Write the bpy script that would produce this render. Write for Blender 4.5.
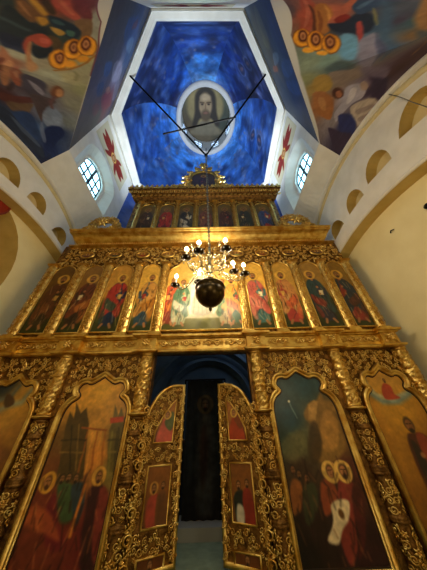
import bpy, math, random
import numpy as np
from mathutils import Vector, Matrix
from mathutils.geometry import tessellate_polygon

for _o in list(bpy.data.objects):
    bpy.data.objects.remove(_o)
SC = bpy.context.scene
COL = SC.collection
PI = math.pi
# ------------------------------------------------------------------ camera, world, light, exposure
# heights are measured from the eye: floor of the nave at z = -1.6, floor behind the screen at z = -1.3
FLOOR = -1.6
SOLEA = -1.3
cam = bpy.data.objects.new('camera', bpy.data.cameras.new('camera'))
COL.objects.link(cam)
cam.data.sensor_fit = 'HORIZONTAL'
cam.data.sensor_width = 36
cam.data.lens = 194 / 427 * 36
cam.data.clip_start = 0.02
_p, _y, _r = math.radians(37.15), math.radians(1.05), math.radians(-1.77)
_f = Vector((math.sin(_y) * math.cos(_p), math.cos(_y) * math.cos(_p), math.sin(_p)))
_a = Vector((math.cos(_y), -math.sin(_y), 0))
_u = _a.cross(_f)
_a2 = _a * math.cos(_r) + _u * math.sin(_r)
_u2 = -_a * math.sin(_r) + _u * math.cos(_r)
_m = Matrix.Identity(4)
for _i in range(3):
    _m[_i][0], _m[_i][1], _m[_i][2] = _a2[_i], _u2[_i], -_f[_i]
_m[0][3], _m[1][3], _m[2][3] = 0.187, 0, 0
cam.matrix_world = _m
SC.camera = cam

W = bpy.data.worlds.new('sky'); SC.world = W; W.use_nodes = True
W.node_tree.nodes['Background'].inputs[0].default_value = (0.45, 0.65, 1.0, 1)
W.node_tree.nodes['Background'].inputs[1].default_value = 1.0
SC.view_settings.view_transform = 'Standard'
SC.view_settings.look = 'None'
SC.view_settings.gamma = 1
SC.view_settings.use_curve_mapping = False
SC.view_settings.exposure = 0.45
try:
    SC.cycles.use_denoising = True
    SC.cycles.max_bounces = 6
    SC.cycles.diffuse_bounces = 4
    SC.cycles.sample_clamp_indirect = 4
except Exception:
    pass


def light(name, kind, loc, power, color, size=0.1, size_y=None, target=None):
    l = bpy.data.lights.new(name, kind); l.energy = power; l.color = color
    if kind == 'AREA':
        l.size = size
        if size_y:
            l.shape = 'RECTANGLE'; l.size_y = size_y
    elif kind != 'SUN':
        l.shadow_soft_size = size
    o = bpy.data.objects.new(name, l); COL.objects.link(o); o.location = loc
    if target is not None:
        o.rotation_euler = (Vector(target) - Vector(loc)).to_track_quat('-Z', 'Y').to_euler()
    return o


WARM = (1.0, 0.84, 0.60)
DAY = (0.50, 0.70, 1.0)
# added warm fill lights around the camera, standing for no known lamps
light('nave_fill_light', 'POINT', (0.3, -1.1, 2.6), 75, WARM, 0.4)
light('fill_light_left', 'POINT', (-2.4, -0.35, 0.9), 19, WARM, 0.2)
light('fill_light_right', 'POINT', (2.3, -0.35, 0.9), 24, WARM, 0.2)
# added unseen area light, assumed daylight on the apse behind the screen
light('apse_fill_light', 'AREA', (1.5, 5.2, 3.2), 8.0, (0.45, 0.65, 1.0), 1.2, 1.2, (0, 6.5, 1.0))


# ------------------------------------------------------------------ materials
def lin(c):
    c = np.asarray(c, float)
    return np.where(c <= 0.04045, c / 12.92, ((c + 0.055) / 1.055) ** 2.4)


def hexc(h):
    return tuple(lin([int(h[i:i + 2], 16) / 255 for i in (0, 2, 4)]))


MATS = {}


def mat(name, color='808080', rough=0.5, metal=0.0, var=0.0, scale=6.0, bump=0.0, bscale=40.0, emit=None, power=0.0,
        color2=None, attr=False, spec=0.5, detail=4.0, trans=0.0):
    m = bpy.data.materials.new(name); m.use_nodes = True
    nt = m.node_tree; N = nt.nodes; L = nt.links
    b = N['Principled BSDF']
    b.inputs['Roughness'].default_value = rough
    b.inputs['Metallic'].default_value = metal
    b.inputs['Specular IOR Level'].default_value = spec
    if trans:
        b.inputs['Transmission Weight'].default_value = trans
    tc = N.new('ShaderNodeTexCoord')
    if attr:
        a = N.new('ShaderNodeAttribute'); a.attribute_name = 'paint'
        L.new(a.outputs['Color'], b.inputs['Base Color'])
    else:
        c1 = hexc(color)
        b.inputs['Base Color'].default_value = (*c1, 1)
        if var or color2:
            n = N.new('ShaderNodeTexNoise'); n.inputs['Scale'].default_value = scale; n.inputs['Detail'].default_value = detail
            L.new(tc.outputs['Object'], n.inputs['Vector'])
            r = N.new('ShaderNodeValToRGB')
            c2 = hexc(color2) if color2 else tuple(x * (1 - var) for x in c1)
            r.color_ramp.elements[0].position = 0.35; r.color_ramp.elements[1].position = 0.65
            r.color_ramp.elements[0].color = (*c2, 1); r.color_ramp.elements[1].color = (*c1, 1)
            L.new(n.outputs['Fac'], r.inputs['Fac']); L.new(r.outputs['Color'], b.inputs['Base Color'])
    if bump:
        n2 = N.new('ShaderNodeTexNoise'); n2.inputs['Scale'].default_value = bscale; n2.inputs['Detail'].default_value = 3
        L.new(tc.outputs['Object'], n2.inputs['Vector'])
        bp = N.new('ShaderNodeBump'); bp.inputs['Strength'].default_value = bump; bp.inputs['Distance'].default_value = 0.02
        L.new(n2.outputs['Fac'], bp.inputs['Height']); L.new(bp.outputs['Normal'], b.inputs['Normal'])
    if emit:
        b.inputs['Emission Color'].default_value = (*hexc(emit), 1)
        b.inputs['Emission Strength'].default_value = power
    MATS[name] = m
    return m


GOLD = mat('burnished_gold', 'f2d884', 0.34, 1.0, color2='d8a850', scale=9, bump=0.25, bscale=60)
GOLD_D = mat('dark_gold_ground', 'a07840', 0.5, 0.85, color2='5c4020', scale=14, bump=0.4, bscale=50)  # recess shade behind the carving put into a darker gold
GOLD_P = mat('smooth_gold', 'e6ca74', 0.38, 1.0, color2='c09040', scale=7, bump=0.2, bscale=45)
PLASTER = mat('cream_plaster', 'f2e6b4', 0.85, color2='eadca6', scale=2, bump=0.15, bscale=12)
WHITE = mat('white_plaster', 'e9e6dc', 0.8, color2='dedbd0', scale=3, bump=0.15, bscale=12)
OCHRE = mat('ochre_plaster', 'cdb268', 0.85, color2='bfa257', scale=3, bump=0.1, bscale=12)
BEIGE = mat('beige_moulding', 'd8c795', 0.8, var=0.1)
PAINT = mat('painted_plaster', attr=True, rough=0.55, spec=0.35, bump=0.05, bscale=25)
ICONP = mat('varnished_tempera', attr=True, rough=0.35, spec=0.45, bump=0.03, bscale=25)
FRESCO = mat('fresco_white', attr=True, rough=0.8, spec=0.2)
DARK = mat('dark_iron', '17130f', 0.5, 0.8)
BRONZE = mat('dark_bronze', '4a3c22', 0.3, 0.9, color2='2c2412', scale=8)
SILVER = mat('silvered_metal', 'c8b88c', 0.25, 1.0)
CRYSTAL = mat('cut_glass', 'f4f2ea', 0.08, 0.0, spec=1.0, trans=0.6)
BULB = mat('lit_bulb', 'fff2d8', 0.3, emit='ffdca0', power=30)
CANDLE = mat('candle_sleeve', 'efe6cf', 0.5)
PANE = mat('sky_lit_pane', 'dff4ff', 0.2, emit='9cdcf4', power=4.0)
LPANE = mat('lantern_pane', 'dff0ff', 0.2, emit='b8d8ff', power=1.2)
MULL = mat('dark_window_bar', '26323a', 0.5)
FLOORM = mat('stone_floor', '8f7f68', 0.4, color2='776852', scale=3)
CARPET = mat('pale_green_carpet', '7f8f74', 0.9, color2='6d7c64', scale=8)
WOOD = mat('dark_wood', '3a2412', 0.5, var=0.3)
CURT = mat('dark_curtain_cloth', attr=True, rough=0.8, spec=0.2)
APSE = mat('blue_grey_apse_plaster', '52626c', 0.8, var=0.25, scale=2)


# ------------------------------------------------------------------ mesh helpers
class MB:
    """collects vertices and faces"""
    def __init__(s):
        s.V = []; s.F = []; s.n = 0; s.C = []

    def add(s, v, f, col=None):
        v = np.asarray(v, float).reshape(-1, 3)
        s.V.append(v)
        if isinstance(f, np.ndarray):
            s.F += (f + s.n).tolist()
        else:
            n = s.n
            s.F += [[i + n for i in q] for q in f]
        s.n += len(v)
        if col is not None:
            s.C.append(col)
        return s

    def box(s, x0, x1, y0, y1, z0, z1):
        v = [(x, y, z) for z in (z0, z1) for y in (y0, y1) for x in (x0, x1)]
        return s.add(v, [[0, 2, 3, 1], [4, 5, 7, 6], [0, 1, 5, 4], [2, 6, 7, 3], [0, 4, 6, 2], [1, 3, 7, 5]])

    def grid(s, P, closed_u=False, closed_v=False):
        """P: array (nu, nv, 3)"""
        nu, nv = P.shape[:2]
        i = np.arange(nu if closed_u else nu - 1)[:, None]; j = np.arange(nv if closed_v else nv - 1)[None, :]
        i2 = (i + 1) % nu; j2 = (j + 1) % nv
        f = np.stack([i * nv + j, i2 * nv + j, i2 * nv + j2, i * nv + j2], -1).reshape(-1, 4)
        return s.add(P.reshape(-1, 3), f)

    def tube(s, pts, r, n=8, caps=True):
        pts = np.asarray(pts, float); k = len(pts)
        r = np.full(k, r, float) if np.isscalar(r) else np.asarray(r, float)
        t = np.gradient(pts, axis=0); t /= np.linalg.norm(t, axis=1)[:, None] + 1e-12
        up = np.array([0.0, 0, 1.0]) if abs(t[0][2]) < 0.9 else np.array([1.0, 0, 0])
        nrm = []
        a = np.cross(t[0], up); a /= np.linalg.norm(a)
        for q in t:
            a = a - q * (a @ q); a /= np.linalg.norm(a) + 1e-12
            nrm.append(a.copy())
        nrm = np.array(nrm); b = np.cross(t, nrm)
        th = np.linspace(0, 2 * PI, n, endpoint=False)
        P = pts[:, None] + r[:, None, None] * (np.cos(th)[None, :, None] * nrm[:, None] + np.sin(th)[None, :, None] * b[:, None])
        n0 = s.n
        s.grid(P, closed_v=True)
        if caps:
            s.F.append([n0 + q for q in range(n)][::-1]); s.F.append([n0 + (k - 1) * n + q for q in range(n)])
        return s

    def lathe(s, prof, c=(0, 0, 0), n=24, a0=0, a1=2 * PI):
        prof = np.asarray(prof, float)
        full = abs(a1 - a0 - 2 * PI) < 1e-6
        th = np.linspace(a0, a1, n, endpoint=not full)
        P = np.zeros((len(th), len(prof), 3))
        P[..., 0] = c[0] + np.cos(th)[:, None] * prof[None, :, 0]
        P[..., 1] = c[1] + np.sin(th)[:, None] * prof[None, :, 0]
        P[..., 2] = c[2] + prof[None, :, 1]
        return s.grid(P, closed_u=full)

    def ball(s, c, r, n=10, sx=1, sz=1):
        a = np.linspace(-PI / 2, PI / 2, n // 2 + 2)
        return s.lathe([(r * sx * math.cos(t) + 1e-4, r * sz * math.sin(t)) for t in a], c, n)

    def mesh(s, name):
        me = bpy.data.meshes.new(name)
        V = np.concatenate(s.V) if s.V else np.zeros((0, 3))
        me.from_pydata(V.tolist(), [], s.F)
        if s.C:
            C = np.concatenate(s.C)
            at = me.color_attributes.new('paint', 'FLOAT_COLOR', 'POINT')
            at.data.foreach_set('color', np.concatenate([lin(np.clip(C, 0, 1)), np.ones((len(C), 1))], 1).astype(np.float32).ravel())
        me.update()
        return me

    def build(s, name, m, parent=None, smooth=False):
        if parent is not None and not getattr(s, 'local', False):
            off = np.array(parent_world(parent))
            s.V = [v - off for v in s.V]
        me = s.mesh(name)
        if smooth:
            me.polygons.foreach_set('use_smooth', [True] * len(me.polygons))
        me.materials.append(m)
        o = bpy.data.objects.new(name, me); COL.objects.link(o)
        if parent is not None:
            o.parent = parent
        return o


def LMB():
    b = MB(); b.local = True
    return b


def parent_world(p):
    v = Vector((0, 0, 0))
    while p is not None:
        v = v + p.location; p = p.parent
    return v


def tag(o, label=None, cat=None, group=None, kind=None):
    if label: o['label'] = label
    if cat: o['category'] = cat
    if group: o['group'] = group
    if kind: o['kind'] = kind
    return o


def thing(name, label, cat, loc=(0, 0, 0), group=None, rz=0):
    o = bpy.data.objects.new(name, None); COL.objects.link(o); o.location = loc; o.rotation_euler = (0, 0, rz)
    o.empty_display_size = 0.1
    return tag(o, label, cat, group)


def dup(o, loc=None, label=None, parent=None, rz=None, sx=None):
    c = o.copy(); COL.objects.link(c)
    if parent is not None: c.parent = parent
    if loc is not None: c.location = loc
    if rz is not None: c.rotation_euler = (0, 0, rz)
    if sx is not None: c.scale = (sx, 1, 1)
    if label: c['label'] = label
    for ch in list(o.children):
        dup(ch, parent=c)
    return c


def struct(o):
    o['kind'] = 'structure'
    return o


# ---- sweeping a moulding profile along a path lying in a vertical plane (u, v); profile = (offset outwards, height)
def sweep(mb, path, prof, closed, mp):
    p = np.asarray(path, float); n = len(p)
    if closed:
        d1 = p - np.roll(p, 1, 0); d2 = np.roll(p, -1, 0) - p
    else:
        d = np.diff(p, axis=0); d1 = np.vstack([d[:1], d]); d2 = np.vstack([d, d[-1:]])
    d1 /= np.linalg.norm(d1, axis=1)[:, None] + 1e-12; d2 /= np.linalg.norm(d2, axis=1)[:, None] + 1e-12
    n1 = np.stack([d1[:, 1], -d1[:, 0]], 1); n2 = np.stack([d2[:, 1], -d2[:, 0]], 1)
    m = n1 + n2; m /= np.linalg.norm(m, axis=1)[:, None] + 1e-12
    k = 1 / np.clip((m * n1).sum(1), 0.5, 1)
    prof = np.asarray(prof, float)
    P = np.zeros((n, len(prof), 3))
    P[..., :2] = p[:, None] + (m * k[:, None])[:, None] * prof[None, :, :1]
    P[..., 2] = prof[None, :, 1]
    Q = mp(P.reshape(-1, 3)).reshape(P.shape)
    mb.grid(Q, closed_u=closed)


def plane_map(Y):
    return lambda q: np.stack([q[:, 0], Y - q[:, 2], q[:, 1]], 1)


def side_map(X, sgn):
    """wall in the plane x = X whose relief grows towards the room; (u, v) = (y, z)"""
    return lambda q: np.stack([X - sgn * q[:, 2], q[:, 0], q[:, 1]], 1)


def cyl_map(cx, cy, r):
    def f(q):
        t = q[:, 0] / r
        return np.stack([cx + (r + q[:, 2]) * np.sin(t), cy - (r + q[:, 2]) * np.cos(t), q[:, 1]], 1)
    return f


# ---- carved ornament templates in (u, v, h), radius about one
def _tube_uvh(c, h, r, n=5, flat=0.75):
    c = np.asarray(c, float); k = len(c)
    t = np.gradient(c, axis=0); t /= np.linalg.norm(t, axis=1)[:, None] + 1e-9
    nn = np.stack([-t[:, 1], t[:, 0]], 1)
    th = np.linspace(0, 2 * PI, n, endpoint=False) + 0.3
    P = np.zeros((k, n, 3))
    P[..., :2] = c[:, None] + nn[:, None] * (np.cos(th)[None, :, None] * r[:, None, None])
    P[..., 2] = h[:, None] + np.sin(th)[None] * r[:, None] * flat
    i = np.arange(k - 1)[:, None]; j = np.arange(n)[None]
    f = np.stack([i * n + j, (i + 1) * n + j, (i + 1) * n + (j + 1) % n, i * n + (j + 1) % n], -1).reshape(-1, 4)
    return P.reshape(-1, 3), f


def _merge(parts):
    V = []; F = []; n = 0
    for v, f in parts:
        V.append(v); F.append(f + n); n += len(v)
    return np.concatenate(V), np.concatenate(F)


def tpl_scroll():
    ps = []
    t = np.linspace(0, 1, 15); a = t * 1.45 * 2 * PI; r = 0.86 * (1 - t) ** 0.8 + 0.12
    ps.append(_tube_uvh(np.stack([r * np.cos(a), r * np.sin(a)], 1), 0.15 + 0.25 * t, 0.22 - 0.08 * t + 0.12 * (t > 0.97)))
    for a0, l in ((-0.5, 0.9), (2.3, 0.6)):
        s = np.linspace(0, 1, 6); aa = a0 + s * 0.7
        rr = 0.8 + l * s * 0.75
        ps.append(_tube_uvh(np.stack([rr * np.cos(aa), rr * np.sin(aa)], 1), 0.15 + 0.3 * s * (1.2 - s), 0.05 + 0.21 * np.sin(PI * np.clip(s * 0.92 + 0.06, 0, 1))))
    return _merge(ps)


def tpl_flower():
    ps = []
    for k in range(6):
        a = k * PI / 3; s = np.linspace(0.1, 1, 6)
        ps.append(_tube_uvh(np.stack([s * math.cos(a), s * math.sin(a)], 1), 0.12 + 0.35 * np.sin(s * 2.6), 0.03 + 0.24 * np.sin(PI * np.clip(s, 0, 0.97))))
    s = np.linspace(0, 1, 5)
    ps.append(_tube_uvh(np.stack([-0.2 + 0.4 * s, 0 * s], 1), 0.4 + 0 * s, 0.2 * np.sin(PI * np.clip(s, 0.05, 0.95)) + 0.03))
    return _merge(ps)


def tpl_leaf():
    ps = []
    s = np.linspace(0, 1, 8)
    ps.append(_tube_uvh(np.stack([0.15 * np.sin(s * 3), -1 + 2 * s], 1), 0.15 + 0.3 * s * s, 0.05 + 0.13 * np.sin(PI * np.clip(s, 0.05, .95))))
    for k in range(3):
        for sg in (-1, 1):
            s = np.linspace(0, 1, 6); y0 = -0.7 + 0.5 * k
            ps.append(_tube_uvh(np.stack([sg * (0.05 + (0.75 - 0.12 * k) * s), y0 + 0.6 * s - 0.25 * s * s], 1), 0.12 + 0.35 * s * (1.3 - s), 0.03 + 0.15 * np.sin(PI * np.clip(s, 0.05, .95))))
    return _merge(ps)


TPL = {'s': tpl_scroll(), 'f': tpl_flower(), 'l': tpl_leaf()}


def motif(mb, kind, u, v, r, rot, mp, flip=False, relief=1.0, sv=1.0):
    P, F = TPL[kind]
    P = P.copy()
    if flip:
        P[:, 0] *= -1
    c, s = math.cos(rot), math.sin(rot)
    x = P[:, 0] * c - P[:, 1] * s; y = P[:, 0] * s + P[:, 1] * c
    mb.add(mp(np.stack([u + x * r, v + y * r * sv, P[:, 2] * r * relief * 1.7], 1)), F)


def fill(mb, inside, box, r0, r1, mp, seed, mirror=None, relief=1.0, tries=2500, pack=0.80):
    """packs scrolls, leaves and flowers into a region"""
    rnd = random.Random(seed); done = []
    for k in range(tries):
        r = r1 + (r0 - r1) * (1 - k / tries) ** 1.5
        u = rnd.uniform(box[0], box[1]); v = rnd.uniform(box[2], box[3])
        if mirror is not None and u > mirror:
            continue
        if not all(inside(u + r * a, v + r * b) for a, b in ((0, 0), (.8, 0), (-.8, 0), (0, .8), (0, -.8))):
            continue
        if any((u - a) ** 2 + (v - b) ** 2 < ((r + q) * pack) ** 2 for a, b, q in done):
            continue
        done.append((u, v, r))
        kd = rnd.choice('ssssslf'); rot = rnd.uniform(0, 6.28); fl = rnd.random() < 0.5
        motif(mb, kd, u, v, r, rot, mp, fl, relief)
        if mirror is not None:
            motif(mb, kd, 2 * mirror - u, v, r, -rot, mp, not fl, relief)
    return mb


def pip(poly):
    P = [tuple(q) for q in poly]
    def f(x, y):
        c = False; j = len(P) - 1
        for i in range(len(P)):
            if (P[i][1] > y) != (P[j][1] > y) and x < (P[j][0] - P[i][0]) * (y - P[i][1]) / (P[j][1] - P[i][1]) + P[i][0]:
                c = not c
            j = i
        return c
    return f


def smoothpath(pts, n=4, closed=False):
    """Catmull-Rom through the points"""
    p = [np.array(q, float) for q in pts]; out = []
    m = len(p)
    for i in range(m if closed else m - 1):
        a = p[(i - 1) % m] if closed or i > 0 else p[i]
        b = p[i]; c = p[(i + 1) % m]
        d = p[(i + 2) % m] if closed or i + 2 < m else c
        for k in range(n):
            t = k / n
            out.append(0.5 * ((2 * b) + (-a + c) * t + (2 * a - 5 * b + 4 * c - d) * t * t + (-a + 3 * b - 3 * c + d) * t ** 3))
    if not closed:
        out.append(p[-1])
    return [tuple(q) for q in out]


# ------------------------------------------------------------------ painting engine: colours laid on the vertices of a fine grid
_T = np.random.RandomState(7).rand(64, 64)


def vnoise(x, y):
    xi = np.floor(x).astype(int); yi = np.floor(y).astype(int); fx = x - xi; fy = y - yi
    fx = fx * fx * (3 - 2 * fx); fy = fy * fy * (3 - 2 * fy)
    g = lambda a, b: _T[a % 64, b % 64]
    return (g(xi, yi) * (1 - fx) * (1 - fy) + g(xi + 1, yi) * fx * (1 - fy) + g(xi, yi + 1) * (1 - fx) * fy + g(xi + 1, yi + 1) * fx * fy)


def rgb(h):
    return np.array([int(h[i:i + 2], 16) / 255 for i in (0, 2, 4)])


class Canvas:
    def __init__(s, u, v):
        s.u = np.asarray(u, float).ravel(); s.v = np.asarray(v, float).ravel()
        s.c = np.full((len(s.u), 3), 0.5)
        s.du = s.u; s.dv = s.v

    def warp(s, amp, sc):
        """slightly wavering hand: later shapes are read through this"""
        s.du = s.u + amp * (vnoise(s.u / sc + 3, s.v / sc) - .5); s.dv = s.v + amp * (vnoise(s.u / sc, s.v / sc + 9) - .5)
        return s

    def base(s, pts, power=3.0, eps=1e-4):
        w = np.zeros(len(s.u)); c = np.zeros((len(s.u), 3))
        for a, b, h in pts:
            k = 1 / (((s.du - a) ** 2 + (s.dv - b) ** 2) ** (power / 2) + eps)
            w += k; c += k[:, None] * rgb(h)
        s.c = c / w[:, None]
        return s

    def _mix(s, m, col):
        s.c = s.c * (1 - m[:, None]) + rgb(col) * m[:, None]

    def _pd(s, pts, x, y):
        d = np.full(len(x), 1e9); ins = np.zeros(len(x), bool); n = len(pts)
        for i in range(n):
            ax, ay = pts[i - 1]; bx, by = pts[i]
            ex, ey = bx - ax, by - ay
            t = np.clip(((x - ax) * ex + (y - ay) * ey) / (ex * ex + ey * ey + 1e-12), 0, 1)
            d = np.minimum(d, (x - ax - t * ex) ** 2 + (y - ay - t * ey) ** 2)
            cr = ((ay > y) != (by > y))
            if cr.any():
                xx = ax + (y - ay) / (by - ay + 1e-12) * ex
                ins ^= cr & (x < xx)
        return np.where(ins, -1, 1) * np.sqrt(d)

    def poly(s, pts, col, soft=0.01, a=1.0):
        p = np.array(pts, float); m = soft * 1.5
        i = np.nonzero((s.du > p[:, 0].min() - m) & (s.du < p[:, 0].max() + m) & (s.dv > p[:, 1].min() - m) & (s.dv < p[:, 1].max() + m))[0]
        if len(i) == 0:
            return s
        d = s._pd([tuple(q) for q in pts], s.du[i], s.dv[i])
        k = np.clip(0.5 - d / (soft * 2 + 1e-9), 0, 1) * a
        s.c[i] = s.c[i] * (1 - k[:, None]) + rgb(col) * k[:, None]
        return s

    def blob(s, pts, col, soft=0.01, a=1.0):
        return s.poly(smoothpath(pts, 4, True), col, soft, a)

    def stroke(s, pts, w, col, soft=0.006, a=1.0):
        p = np.array(pts, float); m = w + soft * 2
        i = np.nonzero((s.du > p[:, 0].min() - m) & (s.du < p[:, 0].max() + m) & (s.dv > p[:, 1].min() - m) & (s.dv < p[:, 1].max() + m))[0]
        if len(i) == 0:
            return s
        x = s.du[i]; y = s.dv[i]; d = np.full(len(i), 1e9)
        for (ax, ay), (bx, by) in zip(pts[:-1], pts[1:]):
            ex, ey = bx - ax, by - ay
            t = np.clip(((x - ax) * ex + (y - ay) * ey) / (ex * ex + ey * ey + 1e-12), 0, 1)
            d = np.minimum(d, (x - ax - t * ex) ** 2 + (y - ay - t * ey) ** 2)
        k = np.clip(0.5 - (np.sqrt(d) - w / 2) / (soft * 2), 0, 1) * a
        s.c[i] = s.c[i] * (1 - k[:, None]) + rgb(col) * k[:, None]
        return s

    def ell(s, cx, cy, rx, ry, col, soft=0.006, rot=0.0, a=1.0):
        c, q = math.cos(rot), math.sin(rot)
        x = (s.du - cx) * c + (s.dv - cy) * q; y = -(s.du - cx) * q + (s.dv - cy) * c
        d = (np.sqrt((x / rx) ** 2 + (y / ry) ** 2) - 1) * min(rx, ry)
        k = np.clip(0.5 - d / (soft * 2), 0, 1) * a
        s._mix(k, col)
        return s

    def grain(s, amp, sc, seed=0):
        n = vnoise(s.u / sc + seed * 7.3, s.v / sc + seed * 3.1) * 0.6 + vnoise(s.u / sc * 2.3 + seed, s.v / sc * 2.3) * 0.4 - 0.5
        s.c = s.c * (1 + amp * 2 * n)[:, None]
        return s

    def tint(s, col, amp, sc, seed=0):
        n = np.clip(vnoise(s.u / sc + seed * 5.7, s.v / sc + seed * 1.9) * 2 - 0.8, 0, 1) * amp
        s._mix(n, col)
        return s


def face(cv, x, y, r, hair='2a1c10', skin='b57f4c', beard=True, halo=None, hr=1.6):
    """a painted head, r = half its height"""
    if halo:
        cv.ell(x, y + 0.05 * r, r * hr * 1.06, r * hr * 1.06, '7a5020', r * 0.12, a=.45)
        cv.ell(x, y + 0.05 * r, r * hr, r * hr, halo, r * 0.12)
    cv.ell(x, y + 0.12 * r, r * 0.78, r * 0.98, hair, r * 0.2)
    if beard:
        cv.ell(x, y - 0.55 * r, r * 0.52, r * 0.62, hair, r * 0.15)
    cv.ell(x, y - 0.02 * r, r * 0.64, r * 0.84, skin, r * 0.12)
    if beard:
        cv.ell(x, y - 0.72 * r, r * 0.36, r * 0.34, hair, r * 0.12)
    for sg in (-1, 1):
        cv.stroke([(x + sg * r * .12, y + r * .2), (x + sg * r * .42, y + r * .2)], r * .13, '2a180c', r * .07)
    cv.stroke([(x, y + r * .15), (x, y - r * .25)], r * .1, '7a4c28', r * .07)
    cv.stroke([(x - r * .16, y - r * .42), (x + r * .16, y - r * .42)], r * .1, '6a2f1c', r * .06)


def saint(cv, x, z0, h, robe, inner, lining, seed=0, halo='d0a040', hair='4a3018', skin='b0794a', turn=0.0, beard=True):
    """a standing painted saint"""
    rnd = random.Random(seed)
    fl = -1 if seed % 2 else 1
    S = lambda a, b: (x + fl * a * h + turn * h * (b - .45), z0 + b * h)
    # tunic, cloak, fold of the cloak
    cv.blob([S(-.09, .05), S(-.12, .30), S(-.12, .55), S(-.10, .73), S(-.03, .80), S(.03, .80), S(.10, .73), S(.12, .55), S(.11, .3), S(.10, .06), S(0, .03)], inner, .012 * h)
    cv.blob([S(-.10, .74), S(-.02, .79), S(.04, .70), S(-.01, .55), S(.10, .40), S(.15, .22), S(.10, .16), S(.0, .26), S(-.10, .14), S(-.14, .2), S(-.15, .45), S(-.14, .62)], robe, .012 * h)
    cv.blob([S(.04, .79), S(.10, .74), S(.15, .60), S(.15, .42), S(.11, .36), S(.09, .55), S(.05, .68)], robe, .012 * h)
    cv.blob([S(-.13, .5), S(-.04, .44), S(.06, .36), S(.02, .26), S(-.06, .30), S(-.12, .34)], lining, .014 * h, .9)
    cv.blob([S(-.13, .3), S(-.07, .24), S(-.06, .10), S(-.12, .10)], lining, .012 * h, .7)
    for k in range(34):
        a = rnd.uniform(-.13, .13); q = rnd.uniform(.12, .74); d = rnd.uniform(-.03, .05)
        cv.stroke([S(a, q), S(a + d, q - rnd.uniform(.06, .16))], rnd.uniform(.006, .013) * h, rnd.choice(['1a100a', '241008', 'e0c088', '140c0a', 'd09c58', '1a100a']), .008 * h, .5)
    cv.stroke([S(-.13, .62), S(-.11, .52), S(-.02, .58), S(.02, .62)], .042 * h, robe, .010 * h)
    cv.stroke([S(.13, .60), S(.12, .50), S(.04, .50)], .04 * h, inner, .010 * h)
    cv.poly([S(.02, .48), S(.08, .47), S(.09, .56), S(.03, .57)], rnd.choice(['d8c898', '8c2c20', 'c89c48']), .008 * h)
    cv.ell(*S(.03, .63), .020 * h, .022 * h, skin, .006 * h)
    cv.ell(*S(.03, .50), .018 * h, .018 * h, skin, .006 * h)
    cv.stroke([S(-.05, .06), S(-.07, .01)], .035 * h, skin, .008 * h); cv.stroke([S(.05, .06), S(.08, .01)], .035 * h, skin, .008 * h)
    cv.stroke([S(0, .78), S(0, .83)], .045 * h, skin, .006 * h)
    hx, hz = S(.0, .885)
    face(cv, hx, hz, .060 * h, hair, skin, beard, halo)


def painted_panel(name, outline, Y, parent, paintf, res, m=ICONP, thick=0.02, local=False, mp=None):
    """flat board cut to an outline in the (x, z) plane at depth Y, painted by paintf(canvas)"""
    o = np.array(outline); x0, z0 = o.min(0); x1, z1 = o.max(0)
    nx = max(3, int((x1 - x0) / res) + 1); nz = max(3, int((z1 - z0) / res) + 1)
    X, Z = np.meshgrid(np.linspace(x0, x1, nx), np.linspace(z0, z1, nz), indexing='ij')
    cv = Canvas(X, Z); paintf(cv)
    cx, cz = (X[:-1, :-1] + X[1:, 1:]) / 2, (Z[:-1, :-1] + Z[1:, 1:]) / 2
    d = cv._pd([tuple(q) for q in outline], cx.ravel(), cz.ravel()).reshape(cx.shape)
    keep = d < res * 0.6
    i, j = np.nonzero(keep)
    f = np.stack([i * nz + j, (i + 1) * nz + j, (i + 1) * nz + j + 1, i * nz + j + 1], 1)
    mb = MB(); mb.local = local
    mp = mp or plane_map(Y)
    P = mp(np.stack([X.ravel(), Z.ravel(), np.zeros(X.size)], 1))
    mb.add(P, f, cv.c)
    # board behind and its edge
    n = len(outline); q = np.array(outline)
    fr = mp(np.concatenate([q, np.full((n, 1), -0.001)], 1)); bk = mp(np.concatenate([q, np.full((n, 1), -thick)], 1))
    mb.add(np.concatenate([fr, bk]), [[k, (k + 1) % n, n + (k + 1) % n, n + k] for k in range(n)] + [[n + k for k in range(n)][::-1]], np.tile(rgb('2a1a0c'), (2 * n, 1)))
    return mb.build(name, m, parent)
# ================================================================== THE SETTING
XL, XR = -3.95, 3.65
XC = -0.15


def arch_out(side):
    ap = 5.33 if side < 0 else 5.63
    return lambda y: ap - 2.9 + math.sqrt(max(0, 8.41 - (y - 2.5) ** 2))


def arch_in(side):
    ap = 4.12 if side < 0 else 3.76
    return lambda y: ap - 4.2 + math.sqrt(max(0, 17.64 - (y - 3.05) ** 2))


def plate(name, m, outer, holes, mp, thick, parent=None):
    """flat plate with holes; front at height 0, back at -thick (away from the room)"""
    rings = [outer] + holes
    flat = [q for r in rings for q in r]
    tri = tessellate_polygon([[Vector((a, b, 0)) for a, b in r] for r in rings])
    n = len(flat); q = np.array(flat)
    V = np.concatenate([np.c_[q, np.zeros(n)], np.c_[q, np.full(n, -thick)]])
    F = [list(t) for t in tri] + [[i + n for i in t] for t in tri]
    k = 0
    for r in rings:
        c = len(r)
        F += [[k + i, k + (i + 1) % c, n + k + (i + 1) % c, n + k + i] for i in range(c)]
        k += c
    mb = MB(); mb.add(mp(V), F)
    return struct(mb.build(name, m, parent))


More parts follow.
